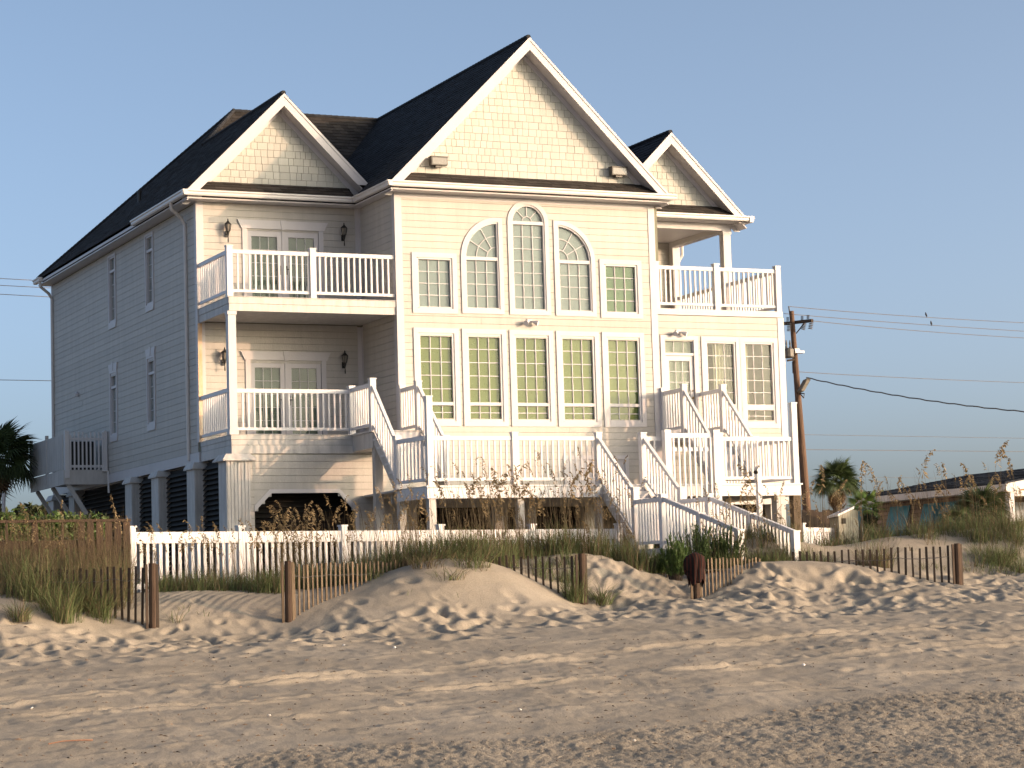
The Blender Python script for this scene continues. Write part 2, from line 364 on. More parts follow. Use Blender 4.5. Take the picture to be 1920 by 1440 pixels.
a_ = me.attributes.new('coarse', 'FLOAT', 'POINT'); a_.data.foreach_set('value', coarse.astype(np.float32).ravel())
me.materials.append(M_sand); me.update(); me.validate()
g = bpy.data.objects.new('beach_sand', me); C.objects.link(g); tag(g, 'pale tan beach sand with footprints, wheel ruts and low dunes', None, kind='structure')

# ------------------------------------------------------------------ the beach house
house = thing('beach_house', 'large cream two storey beach house on pilings with three dark front gables', 'house', (0, 0, 1.9))
GZ = 1.9; d1 = 2.2; XL = -3.81; W1 = 6.33; XR = 9.66; ZS = 10.60
NB = [0]
def face_box(ax, p, a0, a1, z0, z1, f0, f1):
    """box on a wall plane: ax 'y' -> wall faces -y, a = x; ax 'x' -> wall faces -x, a = y; f0..f1 = how far it stands out"""
    if ax == 'y': return (a0, p-f1, z0, a1, p-f0, z1)
    return (p-f1, a0, z0, p-f0, a1, z1)
def siding(wall, ax, p, a0, a1, z0, z1, holes=(), single=True, ex=.148):
    n = max(1, round((z1-z0)/ex)); h = (z1-z0)/n; joined = MB()
    for i in range(n):
        za, zb = z0+i*h, z0+(i+1)*h-.0065
        segs = [(a0, a1)]
        for hf in holes:
            iv = hf((za+zb)/2)
            if not iv: continue
            ns = []
            for s0, s1 in segs:
                if iv[1] <= s0 or iv[0] >= s1: ns.append((s0, s1)); continue
                if iv[0]-s0 > .03: ns.append((s0, iv[0]))
                if s1-iv[1] > .03: ns.append((iv[1], s1))
            segs = ns
        for s0, s1 in segs:
            cuts = [s0]
            if s1-s0 > 4: cuts.append(s0+rnd.uniform(.3, .7)*(s1-s0))
            cuts.append(s1)
            for c0, c1 in zip(cuts[:-1], cuts[1:]):
                b = face_box(ax, p, c0+.0015, c1-.0015, za, zb, .002, .020+rnd.uniform(0, .004))
                if single and NB[0] < 300: bx('siding_board', M_sid, wall, *b); NB[0] += 1
                else: joined.box(*b)
    if joined.v: joined.build('siding_board', M_sid, wall, kind='stuff')
def wall(ax, p, a0, a1, z0, z1, holes=()):
    """sheathing behind the boards, coloured dark as lap shadow in the gaps, cut round the rectangles in holes"""
    mb = MB(); As = sorted({a0, a1, *[v for h in holes for v in h[:2]]}); Zs = sorted({z0, z1, *[v for h in holes for v in h[2:]]})
    for i in range(len(As)-1):
        for j in range(len(Zs)-1):
            ca, cz = (As[i]+As[i+1])/2, (Zs[j]+Zs[j+1])/2
            if any(h[0] < ca < h[1] and h[2] < cz < h[3] for h in holes): continue
            mb.box(*face_box(ax, p, As[i], As[i+1], Zs[j], Zs[j+1], -.06, 0))
    return mb.build('wall', M_dark, house)
def rect_hole(a0, a1, z0, z1): return lambda z: (a0, a1) if z0 < z < z1 else None

PANE = {}
def pane(parent, ax, p, a0, a1, z0, z1, dep):
    bx('pane', M_glass, parent, *face_box(ax, p, a0, a1, z0, z1, -dep-.004, -dep))
def trim_rect(mb, ax, p, a0, a1, z0, z1, wd, f0=.0, f1=.045, sill=.0):
    mb.box(*face_box(ax, p, a0-wd, a0, z0-wd, z1+wd, f0, f1)); mb.box(*face_box(ax, p, a1, a1+wd, z0-wd, z1+wd, f0, f1))
    mb.box(*face_box(ax, p, a0, a1, z1, z1+wd, f0, f1)); mb.box(*face_box(ax, p, a0, a1, z0-wd, z0, f0, f1))
def window(ax, p, a0, a1, z0, z1, sashes, blind, wd=.11, label=None, room=False):
    """a0..z1 = glass opening edge incl. sash; sashes = [(z0, z1, rows, cols)]"""
    fr = MB(); s = .03
    fr.box(*face_box(ax, p, a0-.02, a0+s, z0, z1, -.07, .025)); fr.box(*face_box(ax, p, a1-s, a1+.02, z0, z1, -.07, .025))
    fr.box(*face_box(ax, p, a0+s, a1-s, z1-s, z1+.01, -.07, .025)); fr.box(*face_box(ax, p, a0+s, a1-s, z0-.01, z0+s, -.07, .028))
    w_ = fr.build('window', M_white, house, label=label)
    mu = MB()
    for k, (s0, s1, rows, cols) in enumerate(sashes):
        if k: mu.box(*face_box(ax, p, a0+s, a1-s, s1, sashes[k-1][0], -.06, .02))
        ga0, ga1 = a0+s, a1-s; gb0 = s0+(s if s0 == z0 else 0); gb1 = s1-(s if s1 == z1 else 0)
        for c in range(1, cols):
            xx = ga0+(ga1-ga0)*c/cols; mu.box(*face_box(ax, p, xx-.008, xx+.008, gb0, gb1, -.045, -.020))
        for r_ in range(1, rows):
            zz = gb0+(gb1-gb0)*r_/rows; mu.box(*face_box(ax, p, ga0, ga1, zz-.008, zz+.008, -.045, -.0215))
        for c in range(cols):
            for r_ in range(rows):
                pane(w_, ax, p, ga0+(ga1-ga0)*c/cols+.004, ga0+(ga1-ga0)*(c+1)/cols-.004, gb0+(gb1-gb0)*r_/rows+.004, gb0+(gb1-gb0)*(r_+1)/rows-.004, .032)
    mu.build('muntin', M_white, w_)
    tm = MB(); trim_rect(tm, ax, p, a0-.02, a1+.02, z0-.01, z1+.01, wd); tm.build('casing', M_white, w_)
    if room:
        rm = MB(); rm.box(*face_box(ax, p, a0-.3, a1+.3, z0-.2, z1+.2, -1.32, -1.3)); rm.box(*face_box(ax, p, a0-.32, a0-.3, z0-.2, z1+.2, -1.3, -.07)); rm.box(*face_box(ax, p, a1+.3, a1+.32, z0-.2, z1+.2, -1.3, -.07))
        rm.build('room', M_room, w_)
        for ca, cb in room:
            cu = MB(); n = 22; pts = []
            for i in range(n+1):
                t = i/n; pts.append((ca+(cb-ca)*t, p+.20+.025*math.sin(t*34)+.01*math.sin(t*71)))
            for i in range(n):
                (xa, ya), (xb, yb) = pts[i], pts[i+1]
                cu.prism([(xa, ya, z0-.1), (xb, yb, z0-.1), (xb, yb, z1+.1), (xa, ya, z1+.1)], (0, .004, 0))
            cu.build('curtain', M_curt, w_)
    else:
        bx('blind', blind, w_, *face_box(ax, p, a0, a1, z0, z1, -.056, -.048))
    return w_

# --- centre block front wall (y = 0)
wx1, ws, ww = .502, 1.144, .748
lowW = [(wx1+i*ws-.03, wx1+i*ws+ww+.03) for i in range(5)]
hol_lo = [(a-.02, b+.02, 5.60, 7.53) for a, b in lowW]
upW = {0: (8.08, 9.18), 4: (8.08, 9.18)}
hol_up = [(lowW[i][0]-.02, lowW[i][1]+.02, 8.07, 9.19) for i in (0, 4)]
arch = [(1.61, 2.43, 8.08, 9.22, 'L'), (2.76, 3.57, 8.08, 10.06, 'C'), (3.89, 4.71, 8.08, 9.22, 'R')]
hol_ar = [(1.61, 2.43, 8.07, 10.04), (2.76, 3.57, 8.07, 10.47), (3.89, 4.71, 8.07, 10.04)]
hatch = (3.96, 5.40, 4.03, 4.76)
cw = wall('y', 0, 0, W1, 4.0, ZS, hol_lo+hol_up+hol_ar+[hatch])
def hole_arch(a):
    x0, x1, z0, zs, k = a
    def f(z):
        if z < z0: return None
        if z <= zs: return (x0, x1)
        dz = z-zs
        if k == 'C':
            r_ = (x1-x0)/2
            if dz >= r_: return None
            q_ = math.sqrt(r_*r_-dz*dz); c_ = (x0+x1)/2; return (c_-q_, c_+q_)
        r_ = x1-x0
        if dz >= r_: return None
        q_ = math.sqrt(r_*r_-dz*dz)
        return (x1-q_, x1) if k == 'L' else (x0, x0+q_)
    return f
hf = [rect_hole(*h) for h in hol_lo+hol_up]+[hole_arch(a) for a in arch]+[rect_hole(*hatch)]
siding(cw, 'y', 0, .13, W1-.13, 4.02, ZS, hf)
for i, (a, b) in enumerate(lowW):
    window('y', 0, a, b, 5.61, 7.52, [(6.02, 7.52, 5, 3), (5.61, 5.95, 2, 3)], M_bl_green)
for i in (0, 4):
    a, b = lowW[i]; window('y', 0, a, b, 8.08, 9.18, [(8.08, 9.18, 4, 3)], M_bl_grey if i == 0 else M_bl_mint)
def arc_pts(a, off, n=20):
    x0, x1, z0, zs, k = a
    if k == 'C':
        c_ = (x0+x1)/2; r_ = (x1-x0)/2+off; return [(c_+r_*math.cos(t), zs+r_*math.sin(t)) for t in [math.pi*i/n for i in range(n+1)]]
    r_ = x1-x0+off
    if k == 'L': return [(x1-r_*math.cos(t), zs+r_*math.sin(t)) for t in [math.pi/2*i/n for i in range(n+1)]][::-1]
    return [(x0+r_*math.cos(t), zs+r_*math.sin(t)) for t in [math.pi/2*i/n for i in range(n+1)]]
def ring(mb, outer, inner, y0, y1):
    n = len(outer)
    for i in range(n-1):
        mb.prism([(outer[i][0], y0, outer[i][1]), (outer[i+1][0], y0, outer[i+1][1]), (inner[i+1][0], y0, inner[i+1][1]), (inner[i][0], y0, inner[i][1])], (0, y1-y0, 0))
for a in arch:
    x0, x1, z0, zs, k = a; s = .035
    fr = MB(); ring(fr, arc_pts(a, .0), arc_pts(a, -s), -.022, .07)
    fr.box(x0, -.025, z0, x0+s, .07, zs); fr.box(x1-s, -.025, z0, x1, .07, zs); fr.box(x0+s, -.025, z0, x1-s, .07, z0+s)
    fr.box(x0+s, -.02, zs-.045, x1-s, .06, zs+.03)
    if k == 'L': fr.box(x1-s, -.021, zs, x1, .071, zs+(x1-x0)-s)
    if k == 'R': fr.box(x0, -.021, zs, x0+s, .071, zs+(x1-x0)-s)
    w_ = fr.build('window', M_white, house, label={'L': 'quarter round window left of the tall arch', 'C': 'tallest window with half round top', 'R': 'quarter round window right of the tall arch'}[k])
    mu = MB(); rows = 7 if k == 'C' else 4; cols = 3; g0, g1 = x0+s, x1-s; b0, b1 = z0+s, zs-.045
    for c in range(1, cols): xx = g0+(g1-g0)*c/cols; mu.box(xx-.008, .020, b0, xx+.008, .045, b1)
    for r_ in range(1, rows): zz = b0+(b1-b0)*r_/rows; mu.box(g0, .0215, zz-.008, g1, .045, zz+.008)
    for c in range(cols):
        for r_ in range(rows): pane(w_, 'y', 0, g0+(g1-g0)*c/cols+.004, g0+(g1-g0)*(c+1)/cols-.004, b0+(b1-b0)*r_/rows+.004, b0+(b1-b0)*(r_+1)/rows-.004, .032)
    # fan light
    if k == 'C': cx, R0, t0, t1, nray, radii = (x0+x1)/2, (x1-x0)/2-s, 0, math.pi, 4, (.33,)
    elif k == 'L': cx, R0, t0, t1, nray, radii = x1-s, (x1-x0)-2*s, math.pi/2, math.pi, 3, (.32, .66)
    else: cx, R0, t0, t1, nray, radii = x0+s, (x1-x0)-2*s, 0, math.pi/2, 3, (.32, .66)
    czz = zs+.03; Rr = R0-.02
    P_ = lambda rr, t: (cx+rr*math.cos(t), czz+rr*math.sin(t))
    tn = {'C': nray, 'L': nray, 'R': nray}[k]
    angs = [t0+(t1-t0)*i/tn for i in range(tn+1)]
    for t in angs[1:-1]:
        pa, pb = P_(Rr*radii[0], t), P_(Rr+.01, t); mu.beam((pa[0], .033, pa[1]), (pb[0], .033, pb[1]), .016, .022, (0, 1, 0))
    for rr in radii:
        pts = [P_(Rr*rr, t0+(t1-t0)*i/14) for i in range(15)]
        for i in range(14): mu.beam((pts[i][0], .034, pts[i][1]), (pts[i+1][0], .034, pts[i+1][1]), .016, .022, (0, 1, 0))
    mu.build('muntin', M_white, w_)
    for i in range(tn):
        for j in range(len(radii)):
            ra = Rr*radii[j]; rb = Rr*(radii[j+1] if j+1 < len(radii) else 1.0)
            po = [P_(ra, angs[i]+(angs[i+1]-angs[i])*q_/5) for q_ in range(6)]+[P_(rb, angs[i+1]-(angs[i+1]-angs[i])*q_/5) for q_ in range(6)]
            MB().prism([(x_, .032, z_) for x_, z_ in po], (0, .004, 0)).build('pane', M_glass, w_)
    po = [P_(0, t0)]+[P_(Rr*radii[0], t0+(t1-t0)*q_/8) for q_ in range(9)]
    if k == 'C': po = po[1:]
    MB().prism([(x_, .032, z_) for x_, z_ in po], (0, .004, 0)).build('pane', M_glass, w_)
    tm = MB(); wd = .10; ring(tm, arc_pts(a, wd), arc_pts(a, .0), -.045, 0)
    tm.box(x0-wd, -.045, z0-wd, x0, 0, zs); tm.box(x1, -.045, z0-wd, x1+wd, 0, zs); tm.box(x0, -.045, z0-wd, x1, 0, z0)
    if k == 'L': tm.box(x1, -.045, zs, x1+wd, 0, zs+(x1-x0)+wd)
    if k == 'R': tm.box(x0-wd, -.045, zs, x0, 0, zs+(x1-x0)+wd)
    tm.build('casing', M_white, w_)
    MB().box(x0, .048, z0, x1, .056, zs+(x1-x0)*(.55 if k == 'C' else 1.02)).build('blind', M_bl_grey, w_)
# corner boards and frieze of the centre block
def corner(x, y, z0, z1, sx, wd=.13):
    """corner board wrapping a wall corner; sx = +1 the wall on the front runs to +x"""
    mb = MB(); mb.box(x-.035*sx, y-.035, z0, x+sx*wd, y-.0, z1); mb.box(x-.035*sx, y, z0, x, y+wd, z1)
    mb.build('corner_board', M_white, house)
corner(0, 0, 4.0, ZS, 1); corner(W1, 0, 4.0, ZS, -1)
fz = MB(); fz.box(.13, -.03, ZS-.10, W1-.13, -.022, ZS)
fz.build('frieze_board', M_white, house)
# hatch doors behind the deck railing
hd = MB(); trim_rect(hd, 'y', 0, *hatch, .09); hd.box(hatch[0], .0, hatch[2], 4.675, .03, hatch[3]); hd.box(4.685, .0, hatch[2], hatch[1], .03, hatch[3])
hdo = hd.build('hatch_door', M_white, house); MB().lathe(4.62, -.03, [(.02, 4.38), (.03, 4.40), (.03, 4.42), (.02, 4.44)], 8).build('handle', M_black, hdo)

# --- recessed left front wall (y = 2.2), two storeys
ldoor = {'lo': (-2.66, -1.0, 5.32, 7.12), 'up': (-2.68, -1.0, 8.24, 10.05)}
hs = [ldoor['lo'], ldoor['up']]
lw_ = wall('y', d1, XL, 0, 5.2, ZS, hs)
siding(lw_, 'y', d1, XL+.13, -.12, 8.22, ZS, [rect_hole(*ldoor['up'])]); siding(lw_, 'y', d1, XL+.13, -.12, 5.3, 7.93, [rect_hole(*ldoor['lo'])], single=False)
for z0, z1 in ((5.3, 7.9), (8.22, ZS)):
    MB().box(-.12, d1-.03, z0, -.022, d1, z1).box(-.022, d1-.12, z0, -.0, d1-.03, z1).build('corner_board', M_white, house)
corner(XL, d1, 5.3, ZS, 1)
MB().box(XL-.038, d1-.04, 5.3, XL+.06, d1-.036, 7.9).build('rust_streak', M_rust, house)
# side of the centre block seen above the balcony (x = 0)
cs = wall('x', 0, 0.0, d1, 4.0, ZS)
siding(cs, 'x', 0, .13, d1-.12, 4.0, ZS, single=False)
def french_door(k):
    a0, a1, z0, z1 = ldoor[k]; mid = (a0+a1)/2; y = d1
    fr = MB(); fr.box(a0-.11, y-.045, z0, a0, y, z1+.0); fr.box(a1, y-.045, z0, a1+.11, y, z1)
    # flared header with keystone
    fr.prism([(a0-.22, y-.06, z1+.19), (a1+.22, y-.06, z1+.19), (a1+.13, y-.06, z1), (a0-.13, y-.06, z1)], (0, .06, 0))
    fr.prism([(mid-.07, y-.075, z1+.20), (mid+.07, y-.075, z1+.20), (mid+.04, y-.075, z1-.01), (mid-.04, y-.075, z1-.01)], (0, .012, 0))
    fr.box(a0, y-.02, z1-.04, a1, y+.06, z1); fr.box(mid-.025, y-.025, z0, mid+.025, y+.055, z1-.04)
    d_ = fr.build('door_frame', M_white, house)
    for side, (p0, p1) in enumerate(((a0+.005, mid-.027), (mid+.027, a1-.005))):
        lf = MB(); st = .105; zt = z1-.045; gb, gt = z0+.17, zt-.12
        lf.box(p0, y-.01, z0, p0+st, y+.04, zt); lf.box(p1-st, y-.01, z0, p1, y+.04, zt); lf.box(p0+st, y-.008, gt, p1-st, y+.04, zt); lf.box(p0+st, y-.008, z0, p1-st, y+.04, gb)
        for c in (1, 2): xx = p0+st+(p1-p0-2*st)*c/3; lf.box(xx-.006, y+.006, gb, xx+.006, y+.022, gt)
        for r_ in range(1, 5): zz = gb+(gt-gb)*r_/5; lf.box(p0+st, y+.007, zz-.006, p1-st, y+.022, zz+.006)
        leaf = lf.build('french_door', M_white, house)
        for c in range(3):
            for r_ in range(5):
                pane(leaf, 'y', y, p0+st+(p1-p0-2*st)*c/3+.003, p0+st+(p1-p0-2*st)*(c+1)/3-.003, gb+(gt-gb)*r_/5+.003, gb+(gt-gb)*(r_+1)/5-.003, .012)
        bx('blind', M_bl_door, leaf, p0+st-.01, y+.062, gb, p1-st+.01, y+.07, gt)
        hx = p1-.05 if side == 0 else p0+.05
        MB().box(hx-.015, y-.03, z0+.80, hx+.015, y-.01, z0+1.0).tube([(hx, y-.045, z0+.92), (hx+(.07 if side else -.07), y-.05, z0+.92)], .009, 6).build('handle', M_black, leaf)
french_door('lo'); french_door('up')
# coach lamps
def coach_lamp(x, y, z):
    """z = middle of the lamp; parts of the house wall"""
    mb = MB(); mb.box(x-.035, y-.03, z-.12, x+.035, y-.022, z+.02); mb.tube([(x, y-.03, z-.05), (x, y-.09, z-.06), (x, y-.13, z-.02), (x, y-.13, z+.0)], .011, 6)
    mb.lathe(x, y-.13, [(.012, z-.25), (.016, z-.20), (.008, z-.12), (.035, z-.02), (.045, z)], 6)
    mb.lathe(x, y-.13, [(.085, z+.15), (.075, z+.17), (.03, z+.21), (.012, z+.235), (.018, z+.25), (.003, z+.28)], 6)
    for j in range(6):
        t = j*math.pi/3; mb.tube([(x+.045*math.cos(t), y-.13+.045*math.sin(t), z), (x+.075*math.cos(t), y-.13+.075*math.sin(t), z+.15)], .006, 4)
    o = mb.build('coach_lamp', M_black, house)
    MB().lathe(x, y-.13, [(.036, z), (.066, z+.15)], 6).build('lamp_glass', M_lens, o)
for x, z in ((-3.15, 9.95), (-.43, 9.97), (-3.28, 7.10), (-.48, 7.08)): coach_lamp(x, d1-.022, z)
coach_lamp(8.9, 5.0-.022, 8.95+.5)
MB().box(-.27, d1-.045, 6.45, -.17, d1-.02, 6.56).build('outlet_box', M_white, house)

# --- left side wall (x = -3.81)
sw = [(5.70, 6.24, 8.83, 10.43), (9.09, 9.63, 8.83, 10.43), (5.70, 6.24, 6.03, 7.54), (9.09, 9.63, 6.03, 7.54)]
sd_w = wall('x', XL, d1, 15.78, 4.90, ZS, [(a-.02, b+.02, z0-.01, z1+.01) for a, b, z0, z1 in sw])
siding(sd_w, 'x', XL, d1+.13, 15.65, 5.10, ZS-.02, [rect_hole(a-.02, b+.02, z0, z1) for a, b, z0, z1 in sw])
for i, (a, b, z0, z1) in enumerate(sw):
    zm = z1-.34
    w_ = window('x', XL, a, b, z0, z1, [(zm+.03, z1, 1, 2), (z0, zm-.03, 4, 2)], M_bl_side, wd=.06)
    if i >= 2:
        MB().prism([(XL-.05, a-.14, z1+.24), (XL-.05, b+.14, z1+.24), (XL-.05, b+.08, z1+.07), (XL-.05, a-.08, z1+.07)], (.05, 0, 0)).prism([(XL-.06, (a+b)/2-.06, z1+.27), (XL-.06, (a+b)/2+.06, z1+.27), (XL-.06, (a+b)/2+.04, z1+.07), (XL-.06, (a+b)/2-.04, z1+.07)], (.01, 0, 0)).build('header', M_white, w_)
    MB().prism([(XL-.05, a-.08, z0-.07), (XL-.05, b+.08, z0-.07), (XL-.05, b+.05, z0-.17), (XL-.05, a-.05, z0-.17)], (.05, 0, 0)).build('apron', M_white, w_)
    MB().box(XL+.075, a+.05, z0+.02, XL+.088, a+.22, z0+.5).build('curtain', M_curt, w_)
MB().box(XL-.04, d1+.0, 4.86, XL, 15.78, 5.09).box(XL-.03, 15.65, 5.09, XL, 15.80, ZS).build('base_trim', M_white, house)
MB().lathe(XL-.06, 12.9, [(.06, 7.3), (.07, 7.36), (.02, 7.42)], 8).build('vent', M_white, house)

# --- right block: lower front wall (y = 0), porch wall (y = 5)
RZ = 8.07
rd = (6.52, 7.27, 5.32, 7.50)
rw = [(7.60, 8.36, 5.60, 7.47), (8.61, 9.37, 5.60, 7.47)]
rwall = wall('y', 0, W1+.001, XR, 4.0, RZ, [(a-.02, b+.02, z0-.01, z1+.01) for a, b, z0, z1 in rw+[rd]])
siding(rwall, 'y', 0, W1+.01, XR-.13, 4.02, RZ, [rect_hole(a-.02, b+.02, z0, z1) for a, b, z0, z1 in rw+[rd]], single=False)
corner(XR, 0, 4.0, RZ, -1)
for i, (a, b, z0, z1) in enumerate(rw):
    window('y', 0, a, b, z0, z1, [(6.03, z1, 5, 3), (z0, 5.90, 2, 3)], M_bl_side, room=[(a+.30, b-.02)] if i == 0 else [(a-.05, a+.22), (b-.15, b+.05)])
# front door with transom
a0, a1, z0, z1 = rd
fr = MB(); fr.box(a0-.11, -.045, z0-.1, a0, 0, z1+.1); fr.box(a1, -.045, z0-.1, a1+.11, 0, z1+.1); fr.box(a0, -.045, z1, a1, 0, z1+.1)
fr.box(a0, -.03, 7.14, a1, .06, 7.20); fr.box(a0, -.01, z1-.03, a1, .06, z1); fr.box(a0, -.01, 7.2, a0+.02, .06, z1-.03); fr.box(a1-.02, -.01, 7.2, a1, .06, z1-.03)
for c in (1, 2): xx = a0+(a1-a0)*c/3; fr.box(xx-.007, .015, 7.2, xx+.007, .03, z1-.03)
df = fr.build('door_frame', M_white, house)
for c in range(3): pane(df, 'y', 0, a0+(a1-a0)*c/3+.008, a0+(a1-a0)*(c+1)/3-.008, 7.205, z1-.035, .032)
bx('blind', M_bl_door, df, a0+.02, .062, 7.2, a1-.02, .07, z1-.03)
lf = MB(); st = .11; gb, gt = 5.55, 7.02
lf.box(a0+.01, .0, z0, a0+st, .045, 7.135); lf.box(a1-st, .0, z0, a1-.01, .045, 7.135); lf.box(a0+st, .001, gt, a1-st, .045, 7.135); lf.box(a0+st, .001, z0, a1-st, .045, gb)
for c in (1, 2): xx = a0+st+(a1-a0-2*st)*c/3; lf.box(xx-.007, .012, gb, xx+.007, .03, gt)
for r_ in range(1, 6): zz = gb+(gt-gb)*r_/6; lf.box(a0+st, .013, zz-.007, a1-st, .03, zz+.007)
leaf = lf.build('front_door', M_white, house)
for c in range(3):
    for r_ in range(6): pane(leaf, 'y', 0, a0+st+(a1-a0-2*st)*c/3+.004, a0+st+(a1-a0-2*st)*(c+1)/3-.004, gb+(gt-gb)*r_/6+.004, gb+(gt-gb)*(r_+1)/6-.004, .02)
bx('blind', M_bl_door, leaf, a0+st-.01, .055, gb, a1-st+.01, .06, gt)
MB().lathe(a1-.06, -.03, [(.01, 6.14), (.028, 6.17), (.01, 6.20)], 8).lathe(a1-.06, -.03, [(.01, 6.31), (.022, 6.33), (.01, 6.35)], 8).build('handle', M_brass, leaf)
# porch upper
pw = wall('y', 5.0, W1, XR, 8.2, ZS)
siding(pw, 'y', 5.0, W1+.1, XR-.2, 8.22, ZS, single=False)
px_ = wall('x', W1+.06, 0, 5.0, 8.2, ZS)
MB().box(W1+.062, .02, 8.2, W1+.075, 5, ZS).build('side_cladding', M_sid, house)
MB().box(9.44, d1-.01, 8.22, 9.64, d1+.19, 10.48).box(9.42, d1-.03, 10.40, 9.66, d1+.21, 10.48).box(9.42, d1-.03, 8.22, 9.66, d1+.21, 8.32).build('porch_post', M_white, house)
MB().box(9.44, 4.78, 8.22, 9.64, 5.0, 10.48).build('porch_post', M_white, house)
MB().box(W1+.08, d1-.02, 10.48, 9.66, d1+.2, 10.64).box(9.44, d1+.2, 10.48, 9.66, 5.0, 10.64).build('porch_beam', M_white, house)
MB().box(W1+.08, d1+.2, 10.60, 9.44, 5.0, 10.64).build('porch_ceiling', M_white, house)
MB().tube([(9.75, 4.85, 10.6), (9.78, 4.9, 10.3), (9.68, 4.95, 10.1), (9.68, 4.95, 8.3)], .04, 8).build('downspout', M_gut, house)
# other outside walls (rear, right side)
MB().box(XR-.05, .02, 4.0, XR, 15.78, RZ).box(XR-.05, 5.0, RZ, XR, 15.78, ZS).box(XL+.06, 15.73, 4.9, XR-.05, 15.78, ZS).build('rear_wall', M_sid, house)
MB().box(XL+.06, d1+.06, 4.90, XR-.06, 15.7, 4.98).build('floor', M_white, house)

# --- balconies
def slab(x0, x1, y0, y1, z0, z1, nm='balcony_floor', cut=None):
    mb = MB(); mb.box(x0+.03, y0+.03, z0+.03, x1, y1, z1-.012); zm = (z0+z1)/2
    mb.box(x0-.01, y0-.012, zm+.004, x1, y0+.03, z1-.013); mb.box(x0, y0, z0, x1, y0+.03, zm)
    mb.box(x0-.012, y0+.03, zm+.004, x0+.03, y1, z1-.013); mb.box(x0, y0+.03, z0, x0+.03, y1, zm)
    mb.box(x0-.02, y0-.03, z1-.012, x1, y1, z1)
    return mb.build(nm, M_old, house)
slab(XL, -.036, 0.0, d1-.03, 7.91, 8.22); slab(XL, -.036, 0.0, d1-.03, 5.08, 5.30)
MB().box(W1+.0, -.03, 8.08, XR+.02, .0, 8.22).box(W1, 0, 8.08, XR+.02, 5.0, 8.2).build('balcony_floor', M_white, house)
# column at the balcony corner
MB().box(XL-.02, .02, 5.3, XL+.15, .19, 7.91).box(XL-.035, .005, 5.3, XL+.165, .205, 5.40).box(XL-.035, .005, 7.83, XL+.165, .205, 7.905).build('column', M_white, house)

BAL = {}
def railing(root, p0, p1, h=1.0, posts=(1, 1), sp=.13, nm='railing', ph=.06, h1=None, sag=True, mt=None, mid=()):
    """p0, p1 = floor points; sloping runs have plumb balusters"""
    p0 = Vector(p0); p1 = Vector(p1); mt = mt or M_rail; upz = Vector((0, 0, 1)); h1 = h1 or h
    r_ = MB().beam(p0+upz*(h-.045), p1+upz*(h1-.045), .07, .085).build(nm, mt, root); MB().beam(p0+upz*.12, p1+upz*.12, .05, .06).build('bottom_rail', mt, r_)
    L_ = (p1-p0).length; Lh = Vector((p1.x-p0.x, p1.y-p0.y, 0)).length; n = max(2, round(Lh/sp)); bl = h-.09-.12
    key = (round(bl, 2), mt.name)
    if key not in BAL: BAL[key] = MB().box(-.019, -.019, 0, .019, .019, bl).mesh('baluster', mt)
    for i in range(1, n):
        t = i/n; p = p0.lerp(p1, t); ang = math.atan2(p1.y-p0.y, p1.x-p0.x)
        inst('baluster', BAL[key], p+upz*.13+Vector((0, 0, 0)), r_, rot=(0, 0, ang))
    for t, on in [(0, posts[0]), (1, posts[1])]+[(m_, 1) for m_ in mid]:
        if on:
            p = p0.lerp(p1, t); q_ = .065; top = h+ph if on is True or on == 1 else on
            o = MB().box(-q_, -q_, -.02, q_, q_, top).box(-q_-.012, -q_-.012, top, q_+.012, q_+.012, top+.025).mesh('post', mt)
            inst('post', o, p, r_)
    return r_
railing(house, (XL+.03, d1-.05, 8.22), (XL+.03, .05, 8.22), posts=(0, 1)); railing(house, (XL+.09, .05, 8.22), (-.05, .05, 8.22), posts=(0, 0), mid=(.49,))
railing(house, (XL+.03, d1-.05, 5.30), (XL+.05, .2, 5.30), posts=(0, 0)); railing(house, (XL+.15, .06, 5.30), (-1.1, .06, 5.30), posts=(0, 1), h=.97)
railing(house, (W1+.05, .05, 8.22), (XR-.05, .05, 8.22), posts=(1, 1), mid=(.49,)); railing(house, (XR-.05, .12, 8.22), (XR-.05, 4.75, 8.22), posts=(0, 0))

# --- wall under the left balcony, pillars, louvres
ub = wall('y', 0.0, -3.43, -.01, GZ-.2, 5.08, [(-3.33, -1.10, GZ-.2, 4.08)])
def arch_cut(z):
    if z > 4.06: return None
    if z > 3.68: q_ = (z-3.68); return (-3.34+q_, -1.1-q_)
    return (-3.34, -1.1)
siding(ub, 'y', 0.0, -3.42, -.04, GZ, 4.88, [arch_cut], single=False)
MB().box(XL-.01, -.035, 4.895, -.04, 0, 5.07).build('ledge_board', M_old, house); MB().box(XL-.01, .002, 4.87, XL+.05, d1-.04, 5.072).build('ledge_board', M_old, house)
MB().prism([(-3.34, -.04, 3.68), (-3.34, -.04, 3.80), (-3.0, -.04, 4.14), (-1.44, -.04, 4.14), (-1.02, -.04, 3.72), (-1.02, -.04, GZ), (-1.1, -.04, GZ), (-1.1, -.04, 3.66), (-1.48, -.04, 4.06), (-2.96, -.04, 4.06)], (0, .04, 0)).build('opening_trim', M_white, house)
